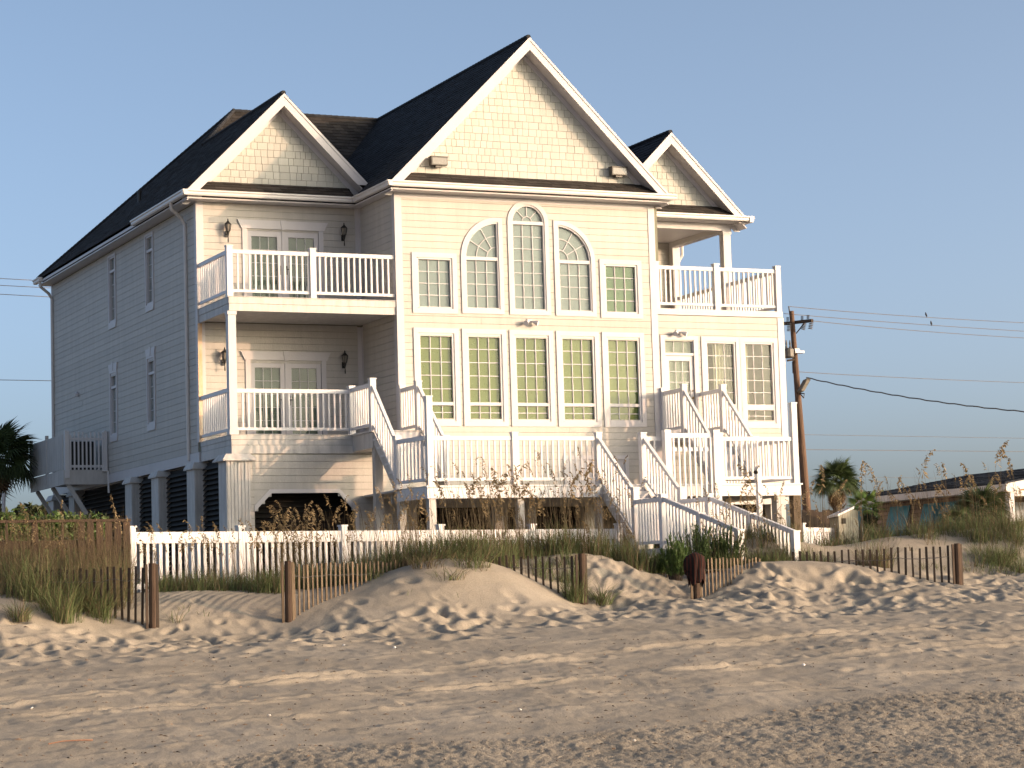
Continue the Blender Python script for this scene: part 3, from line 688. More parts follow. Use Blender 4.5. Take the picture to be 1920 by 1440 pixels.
# triangular infill of the chamfered corners
MB().prism([(-3.34, -.018, 3.68), (-3.34, -.018, 4.08), (-2.94, -.018, 4.08)], (0, .03, 0)).prism([(-1.1, -.018, 3.66), (-1.1, -.018, 4.08), (-1.5, -.018, 4.08)], (0, .03, 0)).build('corner_infill', M_sid, house)
def pillar(x0, y0, x1, y1, z1, zb=GZ-.2, flare=.06):
    mb = MB(); mb.box(x0, y0, zb, x1, y1, z1-.12); n = 7
    for i in range(n):   # ribs
        t = x0+(x1-x0)*(i+.5)/n; mb.box(t-.018, y0-.012, zb, t+.018, y0, z1-.14)
    a = flare; mb.add([(x0-a, y0-a, z1-.12), (x1+a, y0-a, z1-.12), (x1+a, y1+a, z1-.12), (x0-a, y1+a, z1-.12), (x0, y0, z1), (x1, y0, z1), (x1, y1, z1), (x0, y1, z1)], [(0,3,2,1),(4,5,6,7),(0,1,5,4),(1,2,6,5),(2,3,7,6),(3,0,4,7)])
    mb.box(x0-a, y0-a, z1-.15, x1+a, y1+a, z1-.12)
    return mb.build('pillar', M_old, house)
pillar(-3.96, -.08, -3.43, .47, 4.89, flare=.10)
for y in (2.15, 5.0, 7.3, 12.9, 15.2): pillar(-3.98, y, -3.45, y+.58, 4.86)
def louvre(a0, a1, ax, p, z0=GZ-.2, z1=4.84):
    mb = MB(); n = int((z1-z0)/.11)
    mb.box(*face_box(ax, p, a0, a1, z0, z1, -.10, -.08))
    for i in range(n):
        z = z0+.11*i
        if ax == 'x': mb.prism([(p-.02, a0, z), (p+.06, a0, z+.085), (p+.06, a0, z+.1), (p-.02, a0, z+.015)], (0, a1-a0, 0))
        else: mb.prism([(a0, p-.02, z), (a0, p+.06, z+.085), (a0, p+.06, z+.1), (a0, p-.02, z+.015)], (a1-a0, 0, 0))
    return mb.build('louvre', M_louv, house)
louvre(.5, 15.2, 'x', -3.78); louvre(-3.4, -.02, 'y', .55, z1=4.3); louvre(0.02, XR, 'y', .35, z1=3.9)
MB().box(0, .0, 3.72, XR, .06, 4.0).build('base_beam', M_old, house)
for x in (.05, 2.2, 4.4, 6.5, 9.2): MB().box(x, .05, GZ-.2, x+.3, .33, 3.72).build('pillar', M_old, house)
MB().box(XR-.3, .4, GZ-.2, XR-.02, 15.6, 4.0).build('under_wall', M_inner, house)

# --- rear side deck hanging off the left wall
bd = MB(); bd.box(-4.92, 10.0, 4.98, -3.86, 13.6, 5.14)
bd.box(-4.94, 9.97, 4.84, -3.84, 10.0, 5.20); bd.box(-4.95, 10.0, 4.84, -4.92, 13.6, 5.20)
bdo = bd.build('side_deck', M_old, house)
for y in (10.1, 11.7, 13.4): MB().beam((-4.85, y, 4.9), (-3.8, y-.0, 3.2), .12, .17).build('brace', M_old, bdo)
rr = MB(); rr.box(-4.80, 9.985, 5.93, -3.95, 10.015, 6.0); rr.box(-4.80, 9.985, 5.26, -3.95, 10.015, 5.32)
for i in range(9): x = -4.78+i*.101; rr.box(x-.019, 9.96, 5.20, x+.019, 9.985, 6.12+(-.05 if i in (0, 4) else .02))
rr.box(-4.92, 9.94, 5.0, -4.81, 10.05, 6.17); rr.box(-3.95, 9.94, 5.18, -3.86, 10.05, 6.17)
rr.build('picket_railing', M_rail, bdo)
pp = MB(); pp.box(-4.97, 11.75, 4.95, -4.90, 11.85, 6.18); pp.box(-4.97, 13.5, 4.95, -4.90, 13.6, 6.18)
for i in range(34):
    y = 10.08+i*.103
    if y < 13.5: pp.box(-4.955, y, 5.22, -4.94, y+.093, 6.08)
pp.build('privacy_panel', M_old, bdo)
MB().tube([(-4.0, 9.93, 5.17), (-3.86, 9.9, 5.16), (-3.86, 9.85, 4.7), (-3.86, 9.85, 4.62)], .03, 6).build('drain_pipe', M_gut, house)
MB().box(-4.6, 10.6, 5.15, -4.0, 11.2, 5.95).build('black_cabinet', M_black, bdo)

# --- roof
def roof_face(mb, P3, ex=.14, tab=.30, th=.012):
    """planar convex polygon clad in overlapping shingle tabs"""
    P3 = [Vector(p) for p in P3]; nrm = (P3[1]-P3[0]).cross(P3[2]-P3[0]).normalized()
    if nrm.z < 0: nrm = -nrm
    u = Vector((0, 0, 1)).cross(nrm).normalized(); v = nrm.cross(u).normalized(); o = P3[0]
    poly = [((p-o).dot(u), (p-o).dot(v)) for p in P3]
    u0, u1 = min(p[0] for p in poly), max(p[0] for p in poly); v0, v1 = min(p[1] for p in poly), max(p[1] for p in poly)
    n = int((v1-v0)/ex)+1
    for i in range(n):
        va = v0+i*ex; x = u0-rnd.uniform(0, tab)
        while x < u1:
            wdt = tab*rnd.uniform(.55, 1.2); c = clip_convex([(x, va), (x+wdt-.004, va), (x+wdt-.004, va+ex*1.05), (x, va+ex*1.05)], poly); x += wdt
            if len(c) < 3: continue
            t_ = th*rnd.uniform(.6, 1.5)
            top = [o+u*p[0]+v*p[1]+nrm*(t_*(1-(p[1]-va)/ex/1.1)+.012) for p in c]; bot = [o+u*p[0]+v*p[1]+nrm*.0 for p in c]
            k = len(c); mb.add(top+bot, [tuple(range(k))]+[(j, k+j, k+(j+1) % k, (j+1) % k) for j in range(k)])
EZ = 10.78
faces = {
 'left': [[(-4.16,1.8,EZ),(-4.16,7.86,EZ),(-1.88,7.86,13.06),(-1.88,1.8,13.06)], [(-4.16,7.86,EZ),(-4.16,16,EZ),(-.74,9,14.2),(-1.88,7.86,13.06)]],
 'lgr': [[(-1.88,1.8,13.06),(-1.88,7.86,13.06),(.08,5.9,11.1),(.08,1.8,11.1)]],
 'front': [[(-.74,9,14.2),(-1.88,7.86,13.06),(.08,5.9,11.1),(3.165,9,14.2)], [(3.165,9,14.2),(6.25,5.9,11.1),(7.88,7.54,12.74),(6.42,9,14.2)]],
 'cl': [[(-.25,-.38,EZ),(3.165,-.38,14.19),(3.165,1.8,14.19),(-.25,1.8,EZ)], [(.08,1.8,11.11),(3.165,1.8,14.19),(3.165,9,14.19),(.08,5.9,11.11)]],
 'cr': [[(6.58,-.38,EZ),(3.165,-.38,14.19),(3.165,1.8,14.19),(6.58,1.8,EZ)], [(6.25,1.8,11.11),(3.165,1.8,14.19),(3.165,9,14.19),(6.25,5.9,11.11)]],
 'rl': [[(7.88,1.8,12.74),(7.88,7.54,12.74),(6.25,5.9,11.1),(6.25,1.8,11.1)]],
 'right': [[(9.9,1.8,10.72),(9.9,7.54,10.72),(7.88,7.54,12.74),(7.88,1.8,12.74)], [(9.9,7.54,10.72),(9.9,16,10.72),(6.42,9,14.2),(7.88,7.54,12.74)]],
 'back': [[(-4.16,16,EZ),(9.9,16,10.74),(6.42,9,14.2),(-.74,9,14.2)]]}
deck_ = MB()
for k in faces:
    for P3 in faces[k]: deck_.prism(P3, (0, 0, -.06))
roof = deck_.build('roof', M_roof, house)
big = MB(); brn = MB()
for k in faces:
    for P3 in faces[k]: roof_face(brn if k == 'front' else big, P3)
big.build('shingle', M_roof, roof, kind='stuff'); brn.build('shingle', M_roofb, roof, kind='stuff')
for a, b in (((-1.88,1.8,13.08),(-1.88,7.86,13.08)), ((3.165,-.38,14.21),(3.165,9,14.21)), ((7.88,1.8,12.76),(7.88,7.54,12.76)), ((-.74,9,14.22),(6.42,9,14.22)), ((-.74,9,14.22),(-1.88,7.86,13.08)), ((-4.16,16,10.8),(-.74,9,14.22)), ((9.9,16,10.75),(6.42,9,14.22))):
    a = Vector(a); b = Vector(b); L_ = (b-a).length; n = int(L_/.16)
    rc = MB()
    for i in range(n):
        p = a.lerp(b, i/n); q_ = a.lerp(b, (i+1.25)/n); rc.tube([p+Vector((0,0,.0)), q_+Vector((0,0,.012))], .055, 6)
    rc.build('ridge_cap', M_roof, roof)
MB().lathe(-3.05, 9.6, [(.05, 11.85), (.05, 12.12), (.07, 12.12), (.07, 12.17)], 8).build('roof_vent', M_black, roof)

# gable ends: barge boards, soffits, shake walls, pent roofs, gutters
def gable(xc, yw, xl, xr, za, zl, zr, zw, ridge_z, shakes_single, cutR=None, cutL=None):
    """xc apex x; yw wall plane; roof front edge at yw-.4; zl/zr eave heights at xl/xr"""
    yf = yw-.4; off = .26
    def strip(y0, y1, top, bot, nm, mt):
        mb = MB()
        for (xe, ze) in ((xl, zl), (xr, zr)):
            zt = ze+.02
            pts = [(xc, y0, za-top), (xe, y0, ze-top), (xe+(.0 if xe < xc else -.0), y0, ze-top-.001), (xc, y0, za-bot)]
            # lower end cut level
            e = (bot-top); s_ = 1 if xe > xc else -1
            pts = [(xc, y0, za-top), (xe, y0, ze-top), (xe-s_*e, y0, ze-top), (xc, y0, za-bot)]
            mb.prism(pts, (0, y1-y0, 0))
        return mb.build(nm, mt, house)
    bz = za  # slopes are 45 degrees
    strip(yf-.02, yf+.02, .02, .02+off, 'barge_board', M_white)
    strip(yf-.035, yf-.02, .0, .07, 'drip_edge', M_white)
    strip(yf+.02, yw, .22, .25, 'soffit', M_white)
    strip(yw-.03, yw, .25, .40, 'rake_frieze', M_white)
    # shake covered wall
    top = za-.25
    gw = MB().prism([(xc, yw, top), (xc-(top-zw), yw, zw), (xc+(top-zw), yw, zw)], (0, .06, 0)).build('gable_wall', M_dark, house)
    rows = int((top-zw)/.163); joined = MB(); tri = [(xc, top), (xc-(top-zw), zw), (xc+(top-zw), zw)]
    for i in range(rows+1):
        z0_ = zw+i*.163; x = xc-(top-z0_)-rnd.uniform(0, .15)
        while x < xc+(top-z0_):
            wd = rnd.choice((.12, .15, .15, .19, .24)); j = rnd.uniform(-.004, .008)
            c = clip_convex([(x, z0_+.0), (x+wd-.007, z0_), (x+wd-.007, z0_+.155), (x, z0_+.155)], tri); x += wd
            if len(c) < 3: continue
            t0 = .014+rnd.uniform(0, .008)
            def shake(mb): mb.prism([(p[0], yw-t0, p[1]) for p in c], (0, t0-.001, 0))
            if shakes_single: mb = MB(); shake(mb); mb.build('shake', M_shk, gw)
            else: shake(joined)
    if joined.v: joined.build('shake', M_shk, gw, kind='stuff')
    return gw
gable(3.165, 0.0, -.25, 6.58, 14.19, EZ, EZ, 11.05, 0, True)
gable(-1.88, d1, -4.16, .08, 13.06, EZ, 11.1, 11.03, 0, False)
gable(7.88, d1, 6.25, 9.9, 12.74, 11.1, 10.72, 11.03, 0, False)
def pent(x0, x1, yw, z0=10.76, z1=11.06):
    f = [(x0, yw-.42, z0), (x1, yw-.42, z0), (x1, yw, z1), (x0, yw, z1)]
    b = MB().prism([(x0, yw-.42, z0-.03), (x0, yw, z0-.03), (x0, yw, z1-.01)], (x1-x0, 0, 0)).build('pent_roof', M_roof, house)
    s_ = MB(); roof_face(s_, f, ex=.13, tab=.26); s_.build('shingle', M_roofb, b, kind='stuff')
pent(-.10, 6.43, 0.0); pent(-4.0, -.25, d1); pent(6.6, 9.75, d1)
def gutter(pts):
    """K-profile gutter along a path; outward side is to the right of travel"""
    mb = MB(); P = [Vector(p) for p in pts]
    prof = [(0, 0), (.085, 0), (.10, .03), (.10, .07), (.125, .09), (.125, .12), (.11, .12), (0, .12)]
    for a, b in zip(P[:-1], P[1:]):
        d = (b-a).normalized(); o = Vector((d.y, -d.x, 0))
        pr = [a+o*x_+Vector((0, 0, z_)) for x_, z_ in prof]
        ext = o
        mb.prism(pr, b-a)
    return mb.build('gutter', M_gut, house)
gz0 = 10.655
gutter([(-.36, -.42, gz0), (6.70, -.42, gz0)]); gutter([(-4.28, d1-.42, gz0), (-.24, d1-.42, gz0)]); gutter([(-.25, d1-.42, gz0), (-.25, -.54, gz0)])
gutter([(6.45, d1-.42, gz0), (10.02, d1-.42, gz0)]); gutter([(-4.16, 6.0, gz0), (-4.16, 1.66, gz0)]); gutter([(-4.16, 16.1, gz0+.0), (-4.16, 15.4, gz0)]); gutter([(9.9, 1.66, gz0-.03), (9.9, 15.9, gz0-.03)])
MB().box(-4.16, 6.0, 10.66, -4.13, 15.4, 10.80).build('fascia', M_white, house)
sf = MB(); sf.box(-4.15, d1-.4, ZS, XL-.0, 15.95, ZS+.03); sf.box(XL, d1-.4, ZS+.001, -.26, d1, ZS+.031); sf.box(-.25, -.4, ZS+.002, 0.0, d1, ZS+.032); sf.box(0, -.4, ZS+.003, 6.58, .0, ZS+.033); sf.box(W1, 0.001, ZS+.04, 6.6, d1, ZS+.07)
sf.box(W1+.0, d1-.4, ZS+.045, 9.88, d1-.03, ZS+.075); sf.box(9.66, d1, ZS+.045, 9.88, 15.9, ZS+.075)
sf.build('soffit', M_white, house)
# eave returns (little boxed ends below the rakes)
MB().box(6.33, -.40, 10.62, 6.60, .0, 10.70).build('eave_return', M_white, house); MB().box(9.66, d1-.4, 10.62, 9.92, d1, 10.70).build('eave_return', M_white, house)
MB().box(-4.14, d1-.39, 10.632, XL, d1, 10.70).build('eave_return', M_white, house)
def dspout(y, x=XL-.055, zt=10.6, zb=4.95):
    MB().tube([(-4.22, y-.15, 10.66), (-4.2, y-.12, 10.52), (-3.95, y-.02, 10.35), (x, y, 10.2), (x, y, zb)], .042, 8).build('downspout', M_gut, house)
dspout(2.95); dspout(15.6, zb=5.0)
# bright strip under the near part of the side wall: wall board and flood lights
def flood(x, y, z, w_=.38, h_=.18):
    mb = MB(); mb.box(x-.05, y-.03, z-.04, x+.05, y, z+.06); mb.box(x-w_/2, y-.20, z-h_/2, x+w_/2, y-.05, z+h_/2); mb.box(x-w_/2-.012, y-.215, z+h_/2, x+w_/2+.012, y-.03, z+h_/2+.015); mb.box(x-.08, y-.16, z-h_/2-.04, x+.08, y-.05, z-h_/2)
    o = mb.build('flood_light', M_grey, house); MB().box(x-w_/2+.02, y-.206, z-h_/2+.02, x+w_/2-.02, y-.2, z+h_/2-.02).build('lamp_glass', M_lens, o)
flood(.99, -.02, 11.31); flood(5.42, -.02, 11.31)
def twin_spot(x, y, z):
    mb = MB(); mb.box(x-.06, y-.03, z-.04, x+.06, y, z+.05)
    for s_ in (-1, 1):
        d = Vector((s_*.7, -.6, -.35)).normalized(); a = Vector((x+s_*.03, y-.04, z)); mb.tube([a, a+d*.06], .018, 6); mb.tube([a+d*.05, a+d*.10, a+d*.17], .03, 8, .062)
    mb.build('twin_spotlight', M_white, house)
twin_spot(3.13, -.022, 7.84); twin_spot(6.88, -.022, 7.68)

# ------------------------------------------------------------------ front deck
YD = -3.62; deck = thing('front_deck', 'raised white timber deck with railings and stairs in front of the cream house', 'deck', (3.4, -2, 1.9))
XD1 = 7.76
dk = MB(); dk.prism([(-1.06, -2.4, 3.955), (-.88, YD+.02, 3.955), (XD1, YD+.02, 3.955), (XD1, -.04, 3.955), (-.9, -.04, 3.955)], (0, 0, .04))
n = 24
dk.build('decking', M_old, deck)
fa = MB(); fa.box(-.88, YD, 3.74, XD1+.02, YD+.035, 3.965); fa.beam((-1.07, -2.4, 3.85), (-.89, YD, 3.85), .03, .22); fa.box(-.93, YD-.03, 3.966, XD1+.05, YD+.02, 4.0); fa.box(XD1-.015, YD+.035, 3.74, XD1+.02, -.05, 3.965)
fa.build('fascia', M_rail, deck)
for x, y, s_ in ((-.78, YD+.12, .15), (1.18, YD+.15, .14), (3.0, YD+.2, .13), (4.15, YD+.2, .13), (5.7, YD+.2, .14), (7.30, YD+.16, .22), (-.9, -2.2, .15), (1.6, -1.4, .18), (5.0, -1.4, .18), (2.6, -.9, .2), (7.6, -.6, .2)):
    MB().box(x-s_/2, y-s_/2, GZ-.3, x+s_/2, y+s_/2, 3.95).build('support_post', M_old, deck)
MB().box(7.60, YD+.03, GZ-.3, 7.78, YD+.2, 3.74).build('support_post', M_slat, deck)
MB().box(-.8, YD+.3, 3.75, 7.6, YD+.35, 3.94).build('joist', M_old, deck); MB().box(-.8, -1.4, 3.75, 7.6, -1.35, 3.94).build('joist', M_old, deck)
railing(deck, (-1.08, -2.5, 4.0), (-.90, YD+.05, 4.0), posts=(1, 0))
railing(deck, (-.82, YD+.05, 4.0), (2.96, YD+.05, 4.0), posts=(1.78, 1), mid=(.495,))
railing(deck, (4.0, YD+.05, 4.0), (4.42, YD+.05, 4.0), posts=(1, 0))
railing(deck, (5.84, YD+.05, 4.0), (7.68, YD+.05, 4.0), posts=(1, 1.72)); railing(deck, (7.7, YD+.1, 4.0), (7.7, -.1, 4.0), posts=(0, 0))
def stairs(x0, x1, y0, z0, y1, z1, n, nm='staircase'):
    run = (y1-y0)/n; rise = (z0-z1)/(n+1)
    st_ = lambda x: MB().prism([(x, y0, z0-.03), (x, y0, z0-.30), (x, y1+.1, z1-.10), (x, y1, z1), (x, y1, z1+.12)], (.04, 0, 0))
    o = st_(x0).build(nm, M_old, deck); st_(x1-.04).build('stringer', M_old, o)
    for i in range(n):
        z = z0-rise*(i+1); ya = y0+run*i
        bx('tread', M_rail, o, x0-.02, ya+run-.03, z-.04, x1+.02, ya+.01, z)
        bx('riser', M_rail, o, x0+.04, ya-.005, z-.0, x1-.04, ya-.02, z+rise-.04)
    return o
# left stair from the lower balcony, landing then steps
MB().box(-1.12, -1.22, 4.93, .0, .0, 5.30).box(-1.16, -1.25, 5.262, .02, -.032, 5.302).build('landing', M_old, deck)
stairs(-1.10, -.02, -1.22, 5.30, -2.5, 4.0, 6)
MB().box(-1.06, -1.15, GZ-.3, -.88, -1.0, 5.12).build('support_post', M_old, deck)
railing(deck, (-1.1, 0.03, 5.30), (-1.1, -1.2, 5.30), posts=(0, 1), ph=.07); railing(deck, (-1.1, -1.25, 5.28), (-1.1, -2.45, 4.05), posts=(0, 0), h=.98)
railing(deck, (.02, -.05, 5.30), (.02, -1.0, 5.30), posts=(1, 1), ph=.05); railing(deck, (.02, -1.05, 5.28), (.02, -2.42, 4.02), posts=(0, 1), h=1.0)
# right stair from the front door
MB().box(6.40, -1.06, 5.12, 7.42, .0, 5.30).box(6.36, -1.1, 5.262, 7.45, -.032, 5.302).build('landing', M_old, deck)
stairs(6.42, 7.40, -1.06, 5.30, -2.35, 4.0, 6)
railing(deck, (6.42, -.03, 5.30), (6.42, -1.02, 5.30), posts=(1, 1)); railing(deck, (6.42, -1.05, 5.28), (6.42, -2.2, 4.1), posts=(0, 1), h=1.0)
railing(deck, (7.42, -.03, 5.30), (7.42, -1.02, 5.30), posts=(0, 1)); railing(deck, (7.42, -1.05, 5.28), (7.42, -2.35, 4.02), posts=(0, 1), h=1.0)
# stairs down to the beach walk, landing and ramp
ZL = 2.60
stairs(3.0, 4.0, YD, 4.0, -5.15, ZL, 8)
railing(deck, (2.96, YD, 3.98), (2.96, -5.15, ZL+.18), posts=(0, 1), ph=.05); railing(deck, (4.02, YD, 3.98), (4.02, -5.15, ZL+.18), posts=(0, 1), ph=.05)
MB().box(2.92, -6.35, ZL-.14, 4.06, -5.15, ZL).build('landing', M_old, deck)
for x, y in ((2.97, -6.28), (4.0, -6.28), (2.97, -5.3), (4.0, -5.3)): MB().box(x-.05, y-.05, GZ-.4, x+.05, y+.05, ZL-.14).build('support_post', M_old, deck)
railing(deck, (2.96, -5.2, ZL), (2.96, -6.31, ZL), posts=(0, 1), ph=.03); railing(deck, (4.0, -5.2, ZL), (4.0, -6.31, ZL), posts=(0, 1), ph=.03)
rp = MB(); rp.beam((3.48, -6.33, ZL-.05), (3.48, -9.5, 1.80), 1.1, .08); rp.build('ramp', M_old, deck)
railing(deck, (2.96, -6.35, ZL), (2.96, -9.25, 1.85), posts=(0, 1), mid=(.5,), ph=-.03); railing(deck, (4.0, -6.35, ZL), (4.0, -9.5, 1.80), posts=(0, 1), mid=(.5,), ph=-.03)
# tall gate of pickets between two posts
gt_ = MB(); gt_.box(4.42, YD-.17, 3.0, 4.57, YD-.02, 5.13); gt_.box(5.58, YD-.17, 3.0, 5.73, YD-.02, 5.13)
gt_.box(4.57, YD-.12, 4.96, 5.58, YD-.06, 5.06); gt_.box(4.57, YD-.12, 4.68, 5.58, YD-.06, 4.76); gt_.box(4.57, YD-.11, 3.42, 5.58, YD-.06, 3.50)
gate = gt_.build('gate', M_rail, deck)
PK = MB().box(-.019, -.012, 3.25, .019, .012, 4.97).mesh('picket', M_rail)
for i in range(8): inst('picket', PK, (4.57+1.01*(i+.5)/8, YD-.135, 0), gate)

# outdoor shower on a white post in front of the deck
sh = thing('outdoor_shower', 'thin white outdoor shower pipe with a bent metal head before the deck railing', 'shower', (6.0, -4.4, 1.9))
p0 = at(1426, 1000, 46.9); p1 = at(1424, 874, 46.9)
MB().box(p0.x-.045, p0.y-.045, gz(p0.x, p0.y)-.2, p0.x+.045, p0.y+.045, p1.z).build('post', M_rail, sh)
MB().tube([(p1.x-.03, p1.y-.05, p1.z-.02), (p1.x-.08, p1.y-.1, p1.z+.0), (p1.x-.2, p1.y-.2, p1.z-.10)], .014, 6).tube([(p1.x-.19, p1.y-.19, p1.z-.09), (p1.x-.23, p1.y-.23, p1.z-.14)], .02, 8, .05).build('shower_head', M_grey, sh)

# ------------------------------------------------------------------ white picket fence
FA = at(246, 999, 40.7); FB = at(1160, 992.5, 46.9); FA.z = FB.z = 3.04
wf = thing('picket_fence', 'white picket fence with a wide top board in front of the cream house', 'fence', (FA.x, FA.y, 1.9))
def pfence(root, A, B, zt, mt, topw=.2, hp=1.15, sp=.125, post_sp=2.0, w_=.06):
    A = Vector((A.x, A.y, 0)); B = Vector((B.x, B.y, 0)); L_ = (B-A).length; d = (B-A)/L_; ang = math.atan2(d.y, d.x); out = Vector((d.y, -d.x, 0))
    n = int(L_/post_sp)
    for i in range(n+1):
        p = A+d*(L_*i/n); me_ = MB().box(-.06, -.06, 0, .06, .06, hp+.08).box(-.075, -.075, hp+.08, .075, .075, hp+.11).mesh('post', mt); inst('post', me_, (p.x, p.y, zt-hp), root, rot=(0, 0, ang))
        if i < n:
            q_ = A+d*(L_*(i+1)/n); MB().beam((p+out*.03)+Vector((0, 0, zt-topw/2)), (q_+out*.03)+Vector((0, 0, zt-topw/2)), .03, topw).build('top_board', mt, root); MB().beam(p+Vector((0, 0, zt-hp+.2)), q_+Vector((0, 0, zt-hp+.2)), .03, .09).build('bottom_rail', mt, root)
    pk = MB().box(-w_/2, -.01, 0, w_/2, .01, hp-.05-topw*.5).mesh('picket', mt)
    k = int(L_/sp)
    for i in range(k): p = A+d*(sp*(i+.5)); inst('picket', pk, (p.x, p.y, zt-hp+.05), root, rot=(0, 0, ang))
pfence(wf, FA, FB, 3.04, M_rail)
wf2 = thing('picket_fence', 'short white fence piece left of the small shed at far right', 'fence', tuple(at(1540, 1005, 56)))
a_, b_ = at(1504, 989, 56), at(1572, 985, 57.5); pfence(wf2, a_, b_, a_.z, M_rail, topw=.1, hp=.9, sp=.14, post_sp=1.0, w_=.12)

# ------------------------------------------------------------------ brown rail fence on the left
bf = thing('brown_fence', 'weathered brown wooden railing at the left edge beyond tall dry grass', 'fence', tuple(at(120, 1100, 39.5)))
A = at(-260, 983, 38.2); B = at(243, 977, 40.2); A.z = B.z = 3.23
L_ = (B-A).length; d = (B-A).normalized(); out_ = Vector((d.y, -d.x, 0)); ang = math.atan2(d.y, d.x)
MB().beam(A, B, .16, .045).build('top_rail', M_wood, bf); MB().beam(A+Vector((0, 0, -.40)), B+Vector((0, 0, -.40)), .05, .14).build('mid_rail', M_wood, bf)
MB().beam(A+Vector((0, 0, -1.0)), B+Vector((0, 0, -1.0)), .05, .12).build('bottom_rail', M_wood, bf)
for i in range(int(L_/.48)+1):
    p = A+d*(.48*i); w_ = .09 if i % 3 == 0 else .04; bx('post', M_wood, bf, p.x-w_/2, p.y-w_/2, 1.6, p.x+w_/2, p.y+w_/2, 3.21)
bm_ = MB().box(-.024, -.012, -1.35, .035, .012, 0).mesh('board', M_wood)
for i in range(int(L_/.165)): p = A+d*(.165*i)+out_*.04; inst('board', bm_, (p.x, p.y, 3.23-.44+rnd.uniform(-.01, .01)), bf, rot=(0, rnd.uniform(-.01, .01), ang))
bm2 = MB().box(-.06, -.012, -1.5, .055, .012, 0).mesh('board', M_wood)
for i in range(6): p = B-d*(.07+.16*i)+out_*.06; inst('board', bm2, (p.x, p.y, 3.2), bf, rot=(0, 0, ang))

# ------------------------------------------------------------------ sand fences
def sand_fence(label, post_uv, dep, dirn, nsl, sp=.125, top=None, mt=M_slat, posth=1.0):
    base = at(*post_uv, dep); t_ = thing('sand_fence', label, 'fence', (base.x, base.y, base.z), 'slatted sand fences along the dune')
    p_ = MB(); p_.tube([(base.x, base.y, base.z-.3), (base.x+.01, base.y, base.z+posth)], .055, 9); 
    p_.build('post', M_wood, t_)
    for sx in (-.085, .085): MB().box(base.x+sx-.02, base.y-.012, base.z-.3, base.x+sx+.02, base.y+.012, base.z+posth-.015).build('slat', mt, t_)
    d = Vector((dirn[0], dirn[1], 0)).normalized(); ang = math.atan2(d.y, d.x); zt = base.z+posth-.05; pts = []
    for i in range(nsl):
        p = base+d*(.16+sp*i); g_ = gz(p.x, p.y); z_top = zt+(top or 0)*(i/nsl)+rnd.uniform(-.02, .02)
        if z_top-g_ < .05: pts.append(Vector((p.x, p.y, z_top-.2))); continue
        ln = z_top-g_+.25; w_ = rnd.uniform(.032, .044)
        o = bx('slat', mt, t_, p.x-w_/2, p.y-.007, z_top-ln, p.x+w_/2, p.y+.007, z_top); o.rotation_euler = (rnd.uniform(-.02, .02), rnd.uniform(-.03, .03), ang)
        pts.append(Vector((p.x, p.y, z_top-.2)))
    MB().tube([(p.x, p.y-.012, p.z+.01*math.sin(i*2.0)) for i, p in enumerate(pts)], .005, 4).build('wire', M_wire, t_)
    return t_, base
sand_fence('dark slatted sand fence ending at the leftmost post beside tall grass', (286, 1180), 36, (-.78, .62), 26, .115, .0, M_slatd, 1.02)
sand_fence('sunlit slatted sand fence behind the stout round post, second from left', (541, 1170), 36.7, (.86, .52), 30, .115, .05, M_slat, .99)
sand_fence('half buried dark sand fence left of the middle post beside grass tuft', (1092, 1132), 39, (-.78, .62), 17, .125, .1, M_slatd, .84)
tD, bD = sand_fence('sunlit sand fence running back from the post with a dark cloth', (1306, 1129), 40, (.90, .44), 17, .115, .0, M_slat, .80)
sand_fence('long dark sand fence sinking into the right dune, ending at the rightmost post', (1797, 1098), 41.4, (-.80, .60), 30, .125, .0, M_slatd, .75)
# dark cloth hung over the post
cl = MB(); n, mrow = 40, 16; cx, cy, zt = bD.x, bD.y, bD.z+.80
grid = []
vx, vy = rt.x, rt.y   # the cloth hangs broadside along the fence, wider than deep
for j in range(mrow+1):
    t = j/mrow; row = []
    for i in range(n+1):
        a = i/n*2*math.pi; ca, sa = math.cos(a), math.sin(a)
        wid = float(np.interp(t, [0, .02, .07, .2, .48, .54, .8, 1], [.03, .10, .135, .150, .150, .130, .135, .125]))
        if ca < -.3: wid += float(np.interp(t, [0, .1, .25, .62, .68, 1], [0, .0, .035, .06, 0, 0]))*(-ca)
        dep_ = float(np.interp(t, [0, .02, .2, 1], [.03, .06, .10, .10]))
        fold = 1+(.13*math.sin(a*7+t*2.5)+.07*math.sin(a*12+t*4))*min(1, t*3)
        ln = .52+.05*math.sin(a*3+.5)+.03*math.sin(a*5)
        ax_, dy_ = wid*ca*fold, dep_*sa*fold
        row.append((cx+ax_*vx-dy_*vy, cy+ax_*vy+dy_*vx, zt+.05-ln*t-(.03*abs(ca)**3 if 0 < t < .1 else 0)))
    grid.append(row)
vs = [p for r_ in grid for p in r_]; fs = [(j*(n+1)+i, j*(n+1)+i+1, (j+1)*(n+1)+i+1, (j+1)*(n+1)+i) for j in range(mrow) for i in range(n)]
cl.add(vs, fs)
def plaid():
    mt = mat('plaid_cloth', (0.05, 0.018, 0.012), 0.95, noise=.5, nscale=5); t = mt.node_tree; n_ = t.nodes; L = t.links; b = n_['Principled BSDF']
    geo = n_.new('ShaderNodeNewGeometry'); wv = n_.new('ShaderNodeTexWave'); wv.inputs['Scale'].default_value = 6.5; wv.bands_direction = 'X'; wv.inputs['Distortion'].default_value = 1.5
    L.new(geo.outputs['Position'], wv.inputs[0]); rp_ = n_.new('ShaderNodeValToRGB'); rp_.color_ramp.elements[0].position = .35; rp_.color_ramp.elements[0].color = (.007, .004, .004, 1)
    rp_.color_ramp.elements[1].position = .9; rp_.color_ramp.elements[1].color = (.04, .009, .006, 1); L.new(wv.outputs[0], rp_.inputs[0]); L.new(rp_.outputs[0], b.inputs['Base Color']); return mt
